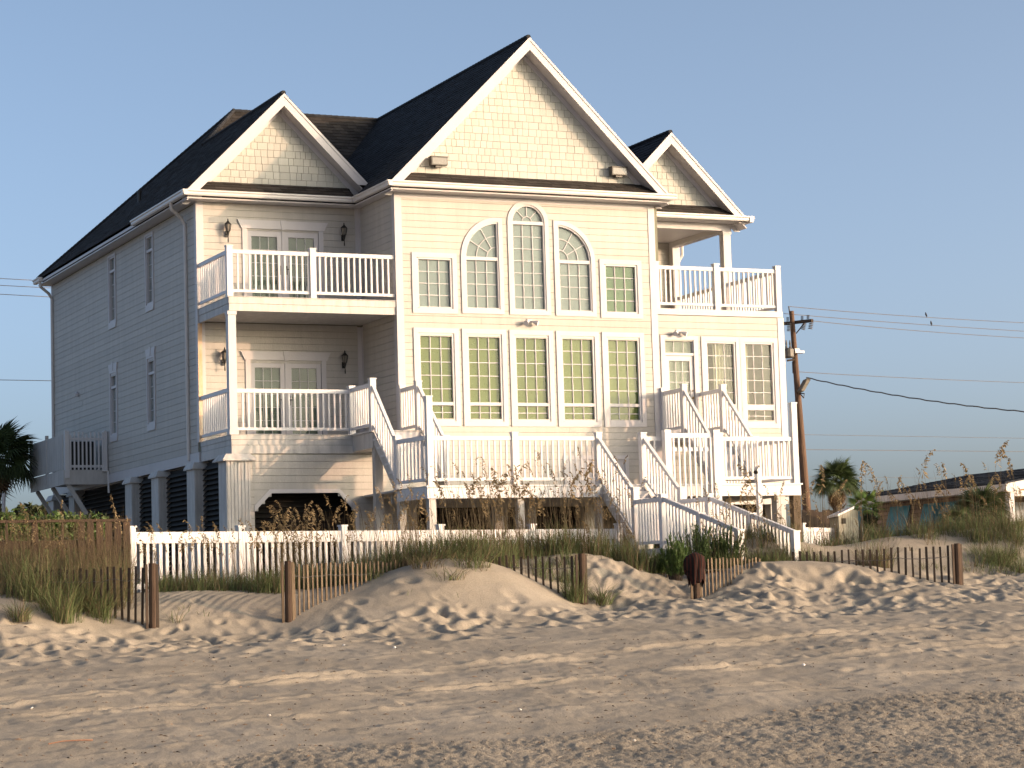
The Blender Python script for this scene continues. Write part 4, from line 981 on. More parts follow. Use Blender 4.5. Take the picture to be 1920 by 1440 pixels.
o = cl.build('cloth', plaid(), None, smooth=True); sol = o.modifiers.new('thick', 'SOLIDIFY'); sol.thickness = .008
tag(o, 'dark red and black cloth draped over a sand fence post', 'cloth')

# ------------------------------------------------------------------ grass, sea oats
class Blades:
    def __init__(s): s.v = []; s.f = []
    def blade(s, p, h, lean, ang, w0, seg=4, curl=1.0, tw=None):
        """tapering curved ribbon"""
        dx, dy = math.cos(ang), math.sin(ang); t_ = tw if tw is not None else ang+math.pi/2+rnd.uniform(-.6, .6); wx, wy = math.cos(t_), math.sin(t_); o = len(s.v)
        for i in range(seg+1):
            t = i/seg; k = lean*t**(1.6)*h; z = h*(t-.35*curl*lean*t*t*t); w_ = w0*(1-t)**.7*.5+.0008
            cx, cy, cz = p[0]+dx*k, p[1]+dy*k, p[2]+z
            s.v += [(cx-wx*w_, cy-wy*w_, cz), (cx+wx*w_, cy+wy*w_, cz)]
            if i < seg: a = o+2*i; s.f.append((a, a+1, a+3, a+2))
        return (p[0]+dx*lean*h, p[1]+dy*lean*h, p[2]+h*(1-.35*curl*lean))
    def build(s, name, mt):
        me_ = bpy.data.meshes.new(name); me_.from_pydata(s.v, [], s.f); me_.materials.append(mt); o = bpy.data.objects.new(name, me_); C.objects.link(o); WL[o.name] = Vector(); return o
def seed_head(bl, top, ang, L_=.3, n=26, w_=.014):
    """drooping panicle of flat spikelets beyond the stem tip"""
    dx, dy = math.cos(ang), math.sin(ang); x, y, z = top
    for i in range(n):
        t = i/n; dr = .35*t*t; bx_, by_, bz_ = x+dx*L_*dr, y+dy*L_*dr, z+L_*(t*.9-.30*t*t)-L_*.15
        a = rnd.uniform(0, 6.28); l_ = rnd.uniform(.035, .08)*(1.1-.55*t)*(L_/.3); dz = rnd.uniform(-.9, .3)*l_
        ex, ey, ez = bx_+math.cos(a)*l_*.55+dx*l_*.3, by_+math.sin(a)*l_*.55+dy*l_*.3, bz_+dz
        sx, sy = -math.sin(a)*w_, math.cos(a)*w_; o = len(bl.v); mx_, my_, mz_ = (bx_*.4+ex*.6), (by_*.4+ey*.6), (bz_*.4+ez*.6)
        bl.v += [(bx_, by_, bz_), (mx_+sx*.6, my_+sy*.6, mz_+w_*.5), (ex, ey, ez), (mx_-sx*.6, my_-sy*.6, mz_-w_*.5)]; bl.f.append((o, o+1, o+2, o+3))
def tuft(gr, dr, x, y, h, n, spread, dryf=.25, lean=.55, z=None):
    z0 = gz(x, y) if z is None else z
    for i in range(n):
        a = rnd.uniform(0, 6.28); r_ = spread*rnd.random()**.7; hh = h*rnd.uniform(.45, 1.1)
        b_ = dr if rnd.random() < dryf else gr
        b_.blade((x+r_*math.cos(a), y+r_*math.sin(a), z0-.03), hh, abs(rnd.gauss(lean, .3)), a+rnd.gauss(0, .8), rnd.uniform(.005, .010))
def stalk(stb, sdb, x, y, h, lean, ang, z=None, head=.3):
    z0 = (gz(x, y) if z is None else z)-.05
    tw = rnd.uniform(0, 3.14)
    tp = stb.blade((x, y, z0), h, lean, ang, .007, seg=5, curl=.6, tw=tw); stb.blade((x, y, z0), h, lean, ang, .007, seg=5, curl=.6, tw=tw+1.57)
    if head: seed_head(sdb, tp, ang, head)
G1, D1, S1, H1 = Blades(), Blades(), Blades(), Blades()
def zone(u0, u1, d0, d1_, n, h, nb, spread, dryf, lean=.5, hv=.3, edge=None):
    for i in range(n):
        u = rnd.uniform(u0, u1); dd = rnd.uniform(d0, d1_)
        if edge and not edge(u, dd): continue
        p = at(u, 1110, dd); tuft(G1, D1, p.x, p.y, h*rnd.uniform(1-hv, 1+hv), nb, spread, dryf, lean)
def stalks(u0, u1, d0, d1_, n, h0, h1, headp=.6):
    for i in range(n):
        u = rnd.uniform(u0, u1); dd = rnd.uniform(d0, d1_); p = at(u, 1110, dd)
        stalk(S1, H1, p.x, p.y, rnd.uniform(h0, h1), abs(rnd.gauss(.12, .09)), rnd.uniform(0, 6.28) if rnd.random() < .4 else rnd.gauss(2.6, .6), head=rnd.uniform(.2, .38) if rnd.random() < headp else 0)
# far left mass
zone(-60, 235, 36.6, 39.3, 210, .78, 26, .18, .55, .42); stalks(-40, 250, 36.6, 39.3, 620, .9, 1.6, .07)
zone(50, 205, 35.6, 36.8, 34, .60, 34, .13, .30, .75); zone(-40, 195, 36.0, 37.4, 60, .70, 30, .15, .40, .6)
# between the first two posts, along the fence foot
zone(290, 540, 38.3, 40.0, 170, .44, 24, .15, .22, .6); stalks(270, 560, 38.2, 40.5, 130, .7, 1.2, .5)
# behind second fence up to the mound
zone(540, 760, 39.0, 41.5, 210, .54, 24, .16, .30, .5); stalks(520, 790, 38.8, 42.5, 260, .8, 1.5, .4)
# mound top and middle
zone(720, 960, 39.2, 42.3, 260, .58, 26, .17, .32, .55); zone(760, 900, 38.5, 39.3, 16, .36, 30, .2, .5, .9); stalks(760, 1000, 39.5, 43, 200, .9, 1.8, .4)
zone(930, 1230, 41.2, 43.6, 340, .60, 26, .17, .32, .5); stalks(900, 1200, 41, 44, 330, .9, 1.9, .4)
zone(1000, 1090, 39.6, 41.0, 26, .34, 30, .15, .25, .5)
# behind the right dune
zone(1400, 1930, 44.9, 48.5, 420, .42, 26, .17, .30, .55); stalks(1400, 1930, 44.5, 48, 230, .8, 1.45, .5)
zone(1415, 1565, 42.2, 43.2, 60, .40, 26, .16, .25, .6); zone(1340, 1480, 41.9, 42.9, 55, .36, 28, .16, .2, .6); zone(1380, 1500, 43.2, 44.6, 55, .40, 28, .17, .25, .6); zone(1560, 1930, 46, 50, 160, .5, 26, .2, .3, .5)
stalks(1330, 1480, 42, 44.5, 60, .6, 1.3, .6); zone(1500, 1930, 42.8, 44.9, 40, .26, 16, .2, .35, .9)
zone(1830, 1930, 43.0, 45.5, 45, .45, 36, .2, .25, .7)
zone(1480, 1930, 50, 58, 240, .7, 26, .3, .45, .4)
zone(500, 1300, 44.5, 46.0, 60, .35, 20, .2, .4, .5)
# sprigs on the sand
for u, v, dd, h, n in ((330, 1168, 36.3, .34, 26), (345, 1150, 36.8, .26, 14), (380, 1160, 36.7, .22, 8), (760, 1120, 37.5, .16, 6), (860, 1130, 37.6, .14, 5)):
    p = at(u, v, dd); tuft(G1, D1, p.x, p.y, h, n, .10, .3, .7)
# low runners
o = G1.build('dune_grass', M_green); tag(o, 'green beach grass covering the dunes in front of the house', 'grass', kind='stuff')
o = D1.build('dry_grass', M_dry); tag(o, 'dry tan blades mixed through the dune grass', 'grass', kind='stuff')
o = S1.build('sea_oat_stems', M_dry); tag(o, 'thin brown sea oat stems rising out of the dune grass', 'sea oats', kind='stuff')
o = H1.build('sea_oat_seed_heads', M_oat); tag(o, 'golden drooping seed heads on the massed sea oats', 'sea oats', kind='stuff')
# grass tufts one can point at
def tuft_thing(label, u, v, dd, h, n, spread, dryf, lean, cat='grass tuft'):
    a, b = Blades(), Blades(); p = at(u, v, dd); z = gz(p.x, p.y); t_ = thing('grass_tuft', label, cat, (p.x, p.y, z), 'grass tufts standing on open sand')
    tuft(a, b, p.x, p.y, h, n, spread, dryf, lean, z)
    for bl, mt, nm in ((a, M_green, 'green_blades'), (b, M_dry, 'dry_blades')):
        if not bl.v: continue
        me_ = bpy.data.meshes.new(nm); me_.from_pydata(bl.v, [], bl.f); me_.materials.append(mt); inst(nm, me_, (0, 0, 0), t_)
tuft_thing('small half dry grass tuft at the left edge in front of the big grass mass', 38, 1172, 35.0, .46, 170, .17, .45, .75)
tuft_thing('green grass tuft in front of the tall grass left of the first fence post', 118, 1160, 35.4, .75, 190, .16, .2, .6)
tuft_thing('thick green grass tuft growing round the foot of the middle fence post', 1078, 1128, 39.05, .62, 260, .20, .15, .5)
tuft_thing('sprawling grass tuft right of the middle fence post, blades bent over sand', 1128, 1122, 39.2, .52, 210, .17, .25, 1.1)
tuft_thing('big brown grass clump behind the right sand fence', 1640, 1032, 42.9, .60, 420, .33, .75, .6)
tuft_thing('sparse grass tuft on the slope of the middle mound', 845, 1100, 38.1, .38, 90, .25, .5, 1.2)
tuft_thing('loose reddish brown tuft on the left shoulder of the middle mound', 800, 1078, 38.5, .42, 150, .28, .8, 1.0)
tuft_thing('wide green tuft on the right shoulder of the middle mound', 885, 1068, 38.7, .46, 150, .30, .35, 1.1)
tuft_thing('green tuft on the mound crest behind the second fence', 690, 1092, 38.6, .50, 110, .18, .15, .9)
tuft_thing('small dry tuft on the pale slope right of the middle post', 1195, 1062, 41.2, .28, 60, .1, .6, .8)
# single sea oats standing clear against sky and house
variants = []
for k in range(5):
    s_, h_ = Blades(), Blades(); L_ = .36+.04*k
    tp = None
    for tw in (0, 1.57): tp = s_.blade((0, 0, -.1), 1.0, .05+.035*k, 0, .010, seg=6, curl=.5, tw=tw)
    for q_ in range(3): s_.blade((0, 0, -.05), .5, .7, 2*q_+k, .008)
    seed_head(h_, tp, 0, L_/1.0, n=44, w_=.016)
    ms = bpy.data.meshes.new('stem'); ms.from_pydata(s_.v, [], s_.f); ms.materials.append(M_dry)
    mh = bpy.data.meshes.new('seed_head'); mh.from_pydata(h_.v, [], h_.f); mh.materials.append(M_oat); variants.append((ms, mh))
def sea_oat(u, v, dd, vb=1110, rot=None, label=None, k=None):
    """tip at pixel (u, v)"""
    top = at(u, v, dd); z0 = gz(top.x, top.y); hgt = max(.5, (top.z-z0))/1.05; k = rnd.randrange(5) if k is None else k; ms, mh = variants[k]; a = rnd.uniform(0, 6.28) if rot is None else rot
    t_ = thing('sea_oat', label, 'sea oats', (top.x, top.y, z0), 'sea oats standing out singly')
    for me_, nm in ((ms, 'stem'), (mh, 'seed_head')):
        inst(nm, me_, (top.x, top.y, z0), t_, scale=(hgt, hgt, hgt), rot=(0, 0, a))
RIGHT = 'brown sea oat stalk rising over the neighbour house at right'
sea_oat(1700, 850, 45.5, label='tall pale sea oat with the widest drooping head, right of the palm, against sky', k=4, rot=-.4)
sea_oat(1655, 866, 45.8, label='slender reddish sea oat just right of the round palm against sky', k=3)
sea_oat(1540, 880, 45.0, label='golden sea oat crossing the left edge of the round palm', k=4)
sea_oat(1610, 872, 45.2, label='golden sea oat crossing the right edge of the round palm', k=3)
sea_oat(1773, 866, 45.8, label='straight dark sea oat against sky above the left half of the dark roof', k=0)
sea_oat(1824, 868, 46.0, label='straight sea oat against sky above the middle of the dark roof', k=1)
sea_oat(1857, 838, 46.5, label='tallest thin sea oat near the right edge, left one of a pair', k=1)
sea_oat(1870, 828, 46.5, label='tallest thin sea oat near the right edge, right one of a pair', k=0)
sea_oat(1901, 852, 47, label='thin bare sea oat beside the white porch at the right edge', k=0)
ORD = ['first', 'second', 'third', 'fourth', 'fifth', 'sixth', 'seventh', 'eighth', 'ninth', 'tenth', 'eleventh', 'twelfth', 'thirteenth', 'fourteenth']
for u, v in sorted(((1515, 900), (1562, 900), (1580, 920), (1635, 905), (1678, 893), (1716, 926), (1734, 912), (1762, 935), (1778, 945), (1795, 892), (1806, 893), (1838, 892), (1755, 960))):
    sea_oat(u, v+2, rnd.uniform(44.6, 46), label='tall tan sea oat stalk before the dark roof and palms, '+ORD.pop(0)+' from the left')
ORD = ['first', 'second', 'third', 'fourth', 'fifth', 'sixth', 'seventh', 'eighth', 'ninth', 'tenth', 'eleventh', 'twelfth', 'thirteenth', 'fourteenth']
for u, v, dd in sorted(((1385, 915, 43.5), (1408, 940, 43.5), (1440, 922, 44), (1460, 905, 44), (1490, 925, 44), (1425, 872, 43.6), (1372, 905, 43.2))):
    sea_oat(u, v, dd, label='golden sea oat stalk before the right end of the white deck, '+ORD.pop(0)+' from the left')
ORD = ['first', 'second', 'third', 'fourth', 'fifth', 'sixth', 'seventh', 'eighth', 'ninth', 'tenth', 'eleventh', 'twelfth', 'thirteenth', 'fourteenth']
for u, v, dd in sorted(((935, 875, 42), (950, 880, 42.3), (865, 895, 41.8), (897, 890, 42.2), (845, 905, 41.5), (968, 905, 42.6), (1010, 915, 42.8), (1046, 885, 43), (1087, 868, 43), (1032, 930, 42.5), (1000, 935, 42.2), (885, 930, 41.3))):
    sea_oat(u, v, dd, label='dark sea oat stalk before the long railing of the white deck, '+ORD.pop(0)+' from the left')
ORD = ['first', 'second', 'third', 'fourth', 'fifth', 'sixth', 'seventh', 'eighth', 'ninth', 'tenth', 'eleventh', 'twelfth', 'thirteenth', 'fourteenth']
for u, v, dd in sorted(((523, 955, 39), (510, 970, 38.8), (570, 958, 39.2), (580, 962, 39.4), (620, 950, 39.6), (545, 985, 39), (740, 952, 40.3), (778, 925, 40.8), (700, 970, 40), (470, 1000, 38.7), (395, 1000, 38.6), (418, 985, 38.6), (330, 995, 38.6), (345, 1010, 38.5))):
    sea_oat(u, v, dd, label='sea oat stalk with nodding golden head before the white picket fence, '+ORD.pop(0)+' from the left')

# ------------------------------------------------------------------ shrubs, hedge, trees, palms
def leaf_cloud(mb, pts, size, n, jit, flat=.6):
    for (x, y, z, r_) in pts:
        for i in range(n):
            a, b = rnd.uniform(0, 6.28), math.acos(rnd.uniform(-1, 1)); rr_ = r_*rnd.random()**.33*rnd.uniform(.8, 1.12)
            p = Vector((x+rr_*math.sin(b)*math.cos(a), y+rr_*math.sin(b)*math.sin(a), z+rr_*flat*math.cos(b)))
            s_ = size*rnd.uniform(.6, 1.3); u_ = Vector((rnd.gauss(0, 1), rnd.gauss(0, 1), rnd.gauss(0, 1))).normalized(); v_ = u_.cross(Vector((rnd.gauss(0, 1), rnd.gauss(0, 1), rnd.gauss(0, 1)))).normalized()*.45
            o = len(mb.v); mb.v += [tuple(p-u_*s_), tuple(p+v_*s_), tuple(p+u_*s_), tuple(p-v_*s_)]; mb.f.append((o, o+1, o+2, o+3)); mb.mi.append(mb.k)
def shrub(label, u, v, dd, w_, h, n, mt):
    """upright feathery twigs carrying small leaves"""
    p = at(u, v, dd); z = gz(p.x, p.y); t_ = thing('shrub', label, 'shrub', (p.x, p.y, z), 'green shrubs by the beach steps'); lf = Blades(); st = MB()
    for i in range(n):
        a = rnd.uniform(0, 6.28); r_ = w_*rnd.random()**.6; x, y = p.x+r_*.35*math.cos(a), p.y+r_*.35*math.sin(a); hh = h*rnd.uniform(.55, 1.08)*(1-.35*(r_/w_)**2)
        ex, ey = p.x+r_*math.cos(a), p.y+r_*math.sin(a); st.tube([(x, y, z-.05), ((x+ex)/2, (y+ey)/2, z+hh*.6), (ex, ey, z+hh)], .006, 4, .002)
        for j in range(46):
            t = rnd.uniform(.18, 1); bx_, by_, bz_ = x+(ex-x)*t, y+(ey-y)*t, z+hh*t
            lf.blade((bx_, by_, bz_), rnd.uniform(.05, .10), rnd.uniform(.3, 1.1), rnd.uniform(0, 6.28), .016, seg=2)
    me_ = bpy.data.meshes.new('foliage'); me_.from_pydata(lf.v, [], lf.f); me_.materials.append(mt); inst('foliage', me_, (0, 0, 0), t_); st.build('stem', M_bark, t_)
shrub('bright green feathery shrub beside the post with the dark cloth', 1266, 1072, 41.3, .30, .80, 80, M_shrubb)
shrub('low green shrub left of the feathery one at the foot of the white walkway', 1238, 1078, 41.8, .30, .48, 50, M_shrubb)
shrub('taller dark green shrub against the white ramp railing', 1310, 1062, 42.6, .48, 1.05, 110, M_shrub)
shrub('dark green shrub behind the sand fence at the ramp foot', 1365, 1058, 42.7, .42, .80, 80, M_shrub)
hp = at(60, 1000, 44.5); hg = thing('hedge', 'bright green clipped hedge behind the brown railing at left', 'hedge', (hp.x, hp.y, 1.9))
hm = MB(); A = at(-160, 975, 43.5); B = at(182, 975, 45.5)
pts = []
for i in range(46):
    t = i/45; p = A.lerp(B, t)
    for z in (2.3, 2.8, 3.32+.09*math.sin(i*1.3)+rnd.uniform(-.05, .07)): pts.append((p.x, p.y+rnd.uniform(-.1, .1), z, .32))
leaf_cloud(hm, pts, .055, 150, 0, .85); hm.build('foliage', M_hedge, hg)
def tree(u, vbase, vtop, dd, wpx, label, n=16):
    b = at(u, vbase, dd); tp = at(u, vtop, dd); z0 = 1.9; h = tp.z-z0; w_ = wpx/FPX*dd/2
    t_ = thing('broadleaf_tree', label, 'tree', (b.x, b.y, z0), 'dark trees far behind the house at left')
    tk = MB(); tk.tube([(b.x, b.y, z0-.2), (b.x+.1, b.y, z0+h*.3), (b.x-.05, b.y+.1, z0+h*.6)], .18, 8, .08)
    pts = []
    for i in range(n):
        a = rnd.uniform(0, 6.28); r_ = w_*rnd.random()**.5*.75; zz = z0+h*rnd.uniform(.35, .92)*(1-.15*r_/w_); pts.append((b.x+r_*math.cos(a), b.y+r_*math.sin(a), zz, w_*rnd.uniform(.28, .5))); tk.tube([(b.x, b.y, z0+h*.35), (b.x+r_*.6*math.cos(a), b.y+r_*.6*math.sin(a), (z0+h*.4+zz)/2), (b.x+r_*math.cos(a), b.y+r_*math.sin(a), zz)], .05, 5, .02)
    tk.build('trunk', M_bark, t_); cr = MB(); leaf_cloud(cr, pts, .16, 420, 0, .8); cr.build('crown', M_leaf, t_)
for u, vt, dd, wp, lb in ((70, 925, 92, 110, 'dark tree just right of the left palm trunk, beyond the hedge'), (150, 918, 100, 120, 'dark tree beyond the hedge under the side deck'), (215, 935, 95, 100, 'dark tree partly behind the side deck braces'), (-30, 930, 95, 120, 'dark tree at the left edge behind the palm'),
                       (1640, 903, 150, 90, 'small dark tree top showing above the far end of the dark roof'), (1520, 945, 110, 60, 'dark bush like tree between utility pole and round palm')):
    tree(u, 1000, vt, dd, wp, lb)
def fan_leaf(mt, L_=1.0, n=26, droop=.35, nm='frond', pet=.8):
    """one palmate leaf pointing to +x: petiole then a fan of narrow leaflets"""
    mb = MB(); mb.tube([(0, 0, 0), (pet*.5, 0, .04), (pet, 0, 0)], .016, 5, .010); b = Blades()
    for i in range(n):
        a = (i/(n-1)-.5)*2*1.9; l_ = L_*(1-.28*abs(a)/1.9)*rnd.uniform(.9, 1.08); dx, dy = math.cos(a), math.sin(a); o = len(mb.v); seg = 4; wx, wy = -dy, dx
        for s_ in range(seg+1):
            t = s_/seg; w_ = .030*L_*(math.sin(math.pi*min(1, t*.8+.18)))*(1 if t < .99 else .1); r_ = l_*t; zz = -droop*l_*t**2.4-.10*abs(a)*t*.3
            c = (pet+dx*r_*(1-.1*t), dy*r_*(1-.1*t), zz); mb.v += [(c[0]-wx*w_, c[1]-wy*w_, c[2]+w_*.4), (c[0]+wx*w_, c[1]+wy*w_, c[2]-w_*.4)]
            if s_ < seg: q_ = o+2*s_; mb.f.append((q_, q_+1, q_+3, q_+2)); mb.mi.append(mb.k)
    return mb.mesh(nm, mt)
FL = [fan_leaf(M_palm, 1.0, 26, d_) for d_ in (.25, .45, .7)]; FD = [fan_leaf(M_palmd, .9, 18, d_, pet=.6) for d_ in (.5, .9)]; FY = [fan_leaf(M_palml, .9, 24, d_) for d_ in (.1, .25)]
def palm(u, vc, dd, rad, label, nf=46, dead=14, trunk=True, leaves=None, tr=.16, z0=1.9, grp='fan palms around the house'):
    c = at(u, vc, dd); t_ = thing('fan_palm', label, 'palm tree', (c.x, c.y, z0), grp); s_ = rad/1.75; leaves = leaves or FL
    if trunk:
        tk = MB(); tk.tube([(c.x, c.y, z0-.3), (c.x+.03, c.y, (z0+c.z)/2), (c.x, c.y, c.z)], tr, 10, tr*.8)
        for i in range(40):
            a = i*2.4; zz = c.z-.05-i*.03; tk.tube([(c.x+tr*.7*math.cos(a), c.y+tr*.7*math.sin(a), zz-.08), (c.x+tr*1.5*math.cos(a), c.y+tr*1.5*math.sin(a), zz+.06)], .03, 4, .012)
        tk.build('trunk', M_bark, t_)
    for i in range(nf):
        el = math.asin(max(-1, min(1, -.35+1.33*((i+.5)/nf)))); a = i*2.39996+rnd.uniform(-.2, .2)
        o = inst('frond', leaves[0 if el > .8 else (1 if el > 0 else len(leaves)-1)], (c.x, c.y, c.z+.05), t_, scale=(s_*rnd.uniform(.85, 1.1),)*3)
        o.rotation_mode = 'XYZ'; o.rotation_euler = (Matrix.Rotation(a, 3, 'Z') @ Matrix.Rotation(-el, 3, 'Y') @ Matrix.Rotation(rnd.uniform(-.5, .5), 3, 'X')).to_euler()
    for i in range(dead):
        a = i*2.39996+1; el = -rnd.uniform(.9, 1.4)
        o = inst('dead_frond', FD[i % 2], (c.x, c.y, c.z-.05), t_, scale=(s_*rnd.uniform(.7, 1.0),)*3); o.rotation_euler = (Matrix.Rotation(a, 3, 'Z') @ Matrix.Rotation(-el, 3, 'Y') @ Matrix.Rotation(rnd.uniform(-.5, .5), 3, 'X')).to_euler()
palm(-8, 868, 60, 1.30, 'tall fan palm with a dark spiky crown at the left edge of the picture', nf=54, tr=.12)
palm(1568, 908, 62, .78, 'round crowned fan palm right of the utility pole with brown hanging fronds', nf=56, dead=34, tr=.16)
palm(1622, 958, 58, .62, 'small bright green young fan palm beside the shed', nf=20, dead=0, trunk=False, leaves=FY)
palm(1838, 965, 57, .95, 'wide low fan palm before the blue shutters near the porch', nf=40, dead=6, trunk=False)
palm(1795, 985, 55, .6, 'low fan palm bush left of the wide one before the brick wall', nf=26, dead=3, trunk=False)

# ------------------------------------------------------------------ neighbour's house
nb = thing('neighbour_house', 'low brick house with long dark roof, blue shutters and white porch at the right edge', 'house', (19, 12, 1.9))
c0 = at(1885, 905, 60); XN = c0.x; ZN = c0.z; y0 = c0.y
dv_ = at(1603, 935, 1)-CAM; far = (CAM+dv_*((XN-CAM.x)/dv_.x)).y; wy = y0+.4
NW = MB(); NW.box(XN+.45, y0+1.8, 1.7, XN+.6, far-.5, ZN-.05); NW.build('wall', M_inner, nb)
br = MB()
for i in range(22):
    z = 1.9+i*.11; x = y0+1.8+(.12 if i % 2 else 0)
    while x < far-.6: br.box(XN+.43, x, z, XN+.451, x+.235, z+.098); x += .25
br.build('brick', M_nwall, nb, kind='stuff')
rz = ZN+.62
rf = MB(); rf.prism([(XN, y0, ZN), (XN, far, ZN), (XN+4, far, rz), (XN+4, y0, rz)], (0, 0, -.06)); rf.prism([(XN+8, y0, ZN), (XN+8, far, ZN), (XN+4, far, rz), (XN+4, y0, rz)], (0, 0, -.06))
nr = rf.build('roof', M_nroof, nb); sg = MB(); roof_face(sg, [(XN, y0, ZN), (XN, far, ZN), (XN+4, far, rz), (XN+4, y0, rz)], ex=.2, tab=.6); sg.build('shingle', M_nroof, nr, kind='stuff')
MB().box(XN-.03, y0-.05, ZN-.20, XN+.0, far, ZN-.03).box(XN, y0, ZN-.2, XN+.45, far, ZN-.18).build('fascia', M_white, nb)
MB().prism([(XN-.03, y0-.06, ZN-.03), (XN+4, y0-.06, rz+.0), (XN+4, y0-.06, rz-.22), (XN-.03, y0-.06, ZN-.25)], (0, .05, 0)).build('barge_board', M_white, nb)
gs = MB(); gs.prism([(XN+.2, y0+.1, ZN-.2), (XN+4, y0+.1, rz-.2), (XN+7.8, y0+.1, ZN-.2)], (0, .05, 0)); gs.build('gable_wall', M_nshake, nb)
for x in (XN+.25, XN+2.4): MB().box(x-.08, y0+.1, 1.7, x+.08, y0+.26, ZN-.2).build('porch_post', M_white, nb)
MB().box(XN+.2, y0+.08, ZN-.34, XN+7, y0+.28, ZN-.2).build('porch_beam', M_white, nb)
MB().box(XN+.5, y0+1.7, 1.7, XN+7.5, y0+1.8, ZN-.1).build('wall', M_nwall, nb); MB().box(XN+1.2, y0+1.66, 2.6, XN+2.0, y0+1.7, 3.9).build('window', M_bl_side, nb)
pr = railing(nb, (XN+.35, y0+.18, 2.35), (XN+3.2, y0+.18, 2.35), h=.85, posts=(0, 0), sp=.13)
for u in (1600, 1688, 1752, 1775):
    from_u = None
    # blue top-hinged shutters along the wall
    dirv = fw+rt*((u-960)/FPX)-up*((950-720)/FPX); t = (XN+.43-CAM.x)/dirv.x; p = CAM+dirv*t; y = p.y
    MB().box(XN+.40, y-.45, 2.6, XN+.44, y+.45, 3.9).build('window', M_bl_side, nb)
    MB().prism([(XN+.42, y-.5, 4.0), (XN+.42, y+.5, 4.0), (XN+.05, y+.5, 2.85), (XN+.05, y-.5, 2.85)], (.03, 0, 0)).build('shutter', M_blue, nb, label='turquoise shutter propped open')
shd = thing('shed', 'small grey shed with pale sloping roof edge right of the short white fence', 'shed', tuple(at(1592, 1000, 57)))
p = at(1573, 985, 57); q_ = at(1610, 985, 57.8); tz = at(1575, 968, 57).z; tz2 = at(1600, 955, 57.5).z
s_ = MB(); s_.prism([(p.x, p.y, 1.8), (q_.x, q_.y, 1.8), (q_.x, q_.y, tz2-.02), ((p.x+q_.x)/2+.12, (p.y+q_.y)/2, tz2), (p.x, p.y, tz)], (.5, 1.2, 0)); s_.build('wall', M_shed, shd)
r_ = MB(); r_.prism([(p.x-.05, p.y-.06, tz), ((p.x+q_.x)/2+.14, (p.y+q_.y)/2-.06, tz2+.02), ((p.x+q_.x)/2+.14, (p.y+q_.y)/2-.06, tz2+.07), (p.x-.05, p.y-.06, tz+.05)], (.5, 1.3, 0)); r_.build('roof', M_white, shd)
MB().box(p.x+.12, p.y-.02+.04, tz-.18, p.x+.22, p.y+.05, tz-.05).build('vent', M_inner, shd)
df_ = thing('dark_fence', 'dark board fence between utility pole and shed', 'fence', tuple(at(1540, 990, 70)))
A = at(1504, 958, 70); B = at(1600, 962, 72); n = 28
for i in range(n): a = A.lerp(B, i/n); MB().box(a.x, a.y, 1.8, a.x+.1, a.y+.03, A.z+rnd.uniform(-.05, .05)).build('board', M_slatd, df_)

# ------------------------------------------------------------------ utility pole, wires, birds
DP = 75; pt = at(1484, 583, DP); pb = at(1517, 985, DP)
pole = thing('utility_pole', 'leaning brown wooden utility pole with transformers right of the house', 'pole', tuple(pb))
MB().tube([pb-Vector((0, 0, 1.0)), pt], .155, 12, .075).build('shaft', M_pole, pole)
ca, cb = at(1469, 607, DP+.6), at(1523, 601, DP-.6); MB().beam(ca, cb, .09, .10).build('crossarm', M_slatd, pole)
MB().beam(at(1493, 625, DP), at(1508, 606, DP-.3), .03, .03).build('brace', M_slatd, pole)
ins = MB()
def insul(mb, a, b, r_=.05):
    a = Vector(a); b = Vector(b); n = 6
    for i in range(n):
        p = a.lerp(b, i/n); q_ = a.lerp(b, (i+.6)/n); mb.tube([p, q_], r_*.6, 8, r_)
for (u0, v0, u1, v1) in ((1509, 603, 1505, 619), (1522, 600, 1519, 618), (1480, 606, 1479, 622)): 
    m_ = MB(); insul(m_, at(u0, v0, DP-.2), at(u1, v1, DP-.2), .085); m_.build('insulator', M_grey, pole)
for u, v in ((1504, 596), (1515, 594), (1477, 598)): m_ = MB(); insul(m_, at(u, v+8, DP), at(u, v-4, DP), .055); m_.build('insulator', M_slatd, pole)
MB().tube([at(1479, 575, DP), at(1481, 590, DP)], .02, 6).build('lightning_rod', M_grey, pole)
tc = at(1479, 662, DP-.3)
tfm = MB().lathe(tc.x, tc.y, [(.14, tc.z-.16), (.17, tc.z-.12), (.17, tc.z+.12), (.12, tc.z+.16)], 14).build('transformer', M_grey, pole)
for dx_ in (-.08, .06): m_ = MB(); m_.lathe(tc.x+dx_, tc.y, [(.03, tc.z+.15), (.04, tc.z+.2), (.02, tc.z+.25), (.035, tc.z+.3), (.015, tc.z+.42)], 8); m_.build('bushing', M_grey, tfm)
sh_ = at(1494, 660, DP-.2); MB().box(sh_.x-.12, sh_.y-.12, sh_.z-.04, sh_.x+.22, sh_.y+.1, sh_.z+.03).box(sh_.x-.12, sh_.y-.1, sh_.z+.03, sh_.x+.05, sh_.y+.1, sh_.z+.10).build('bracket', M_gut, pole)
a = at(1476, 676, DP-.2); b = at(1492, 674, DP-.1); MB().beam(a, b, .05, .06).tube([at(1486, 678, DP), at(1487, 700, DP)], .02, 5).build('lower_bracket', M_slatd, pole)
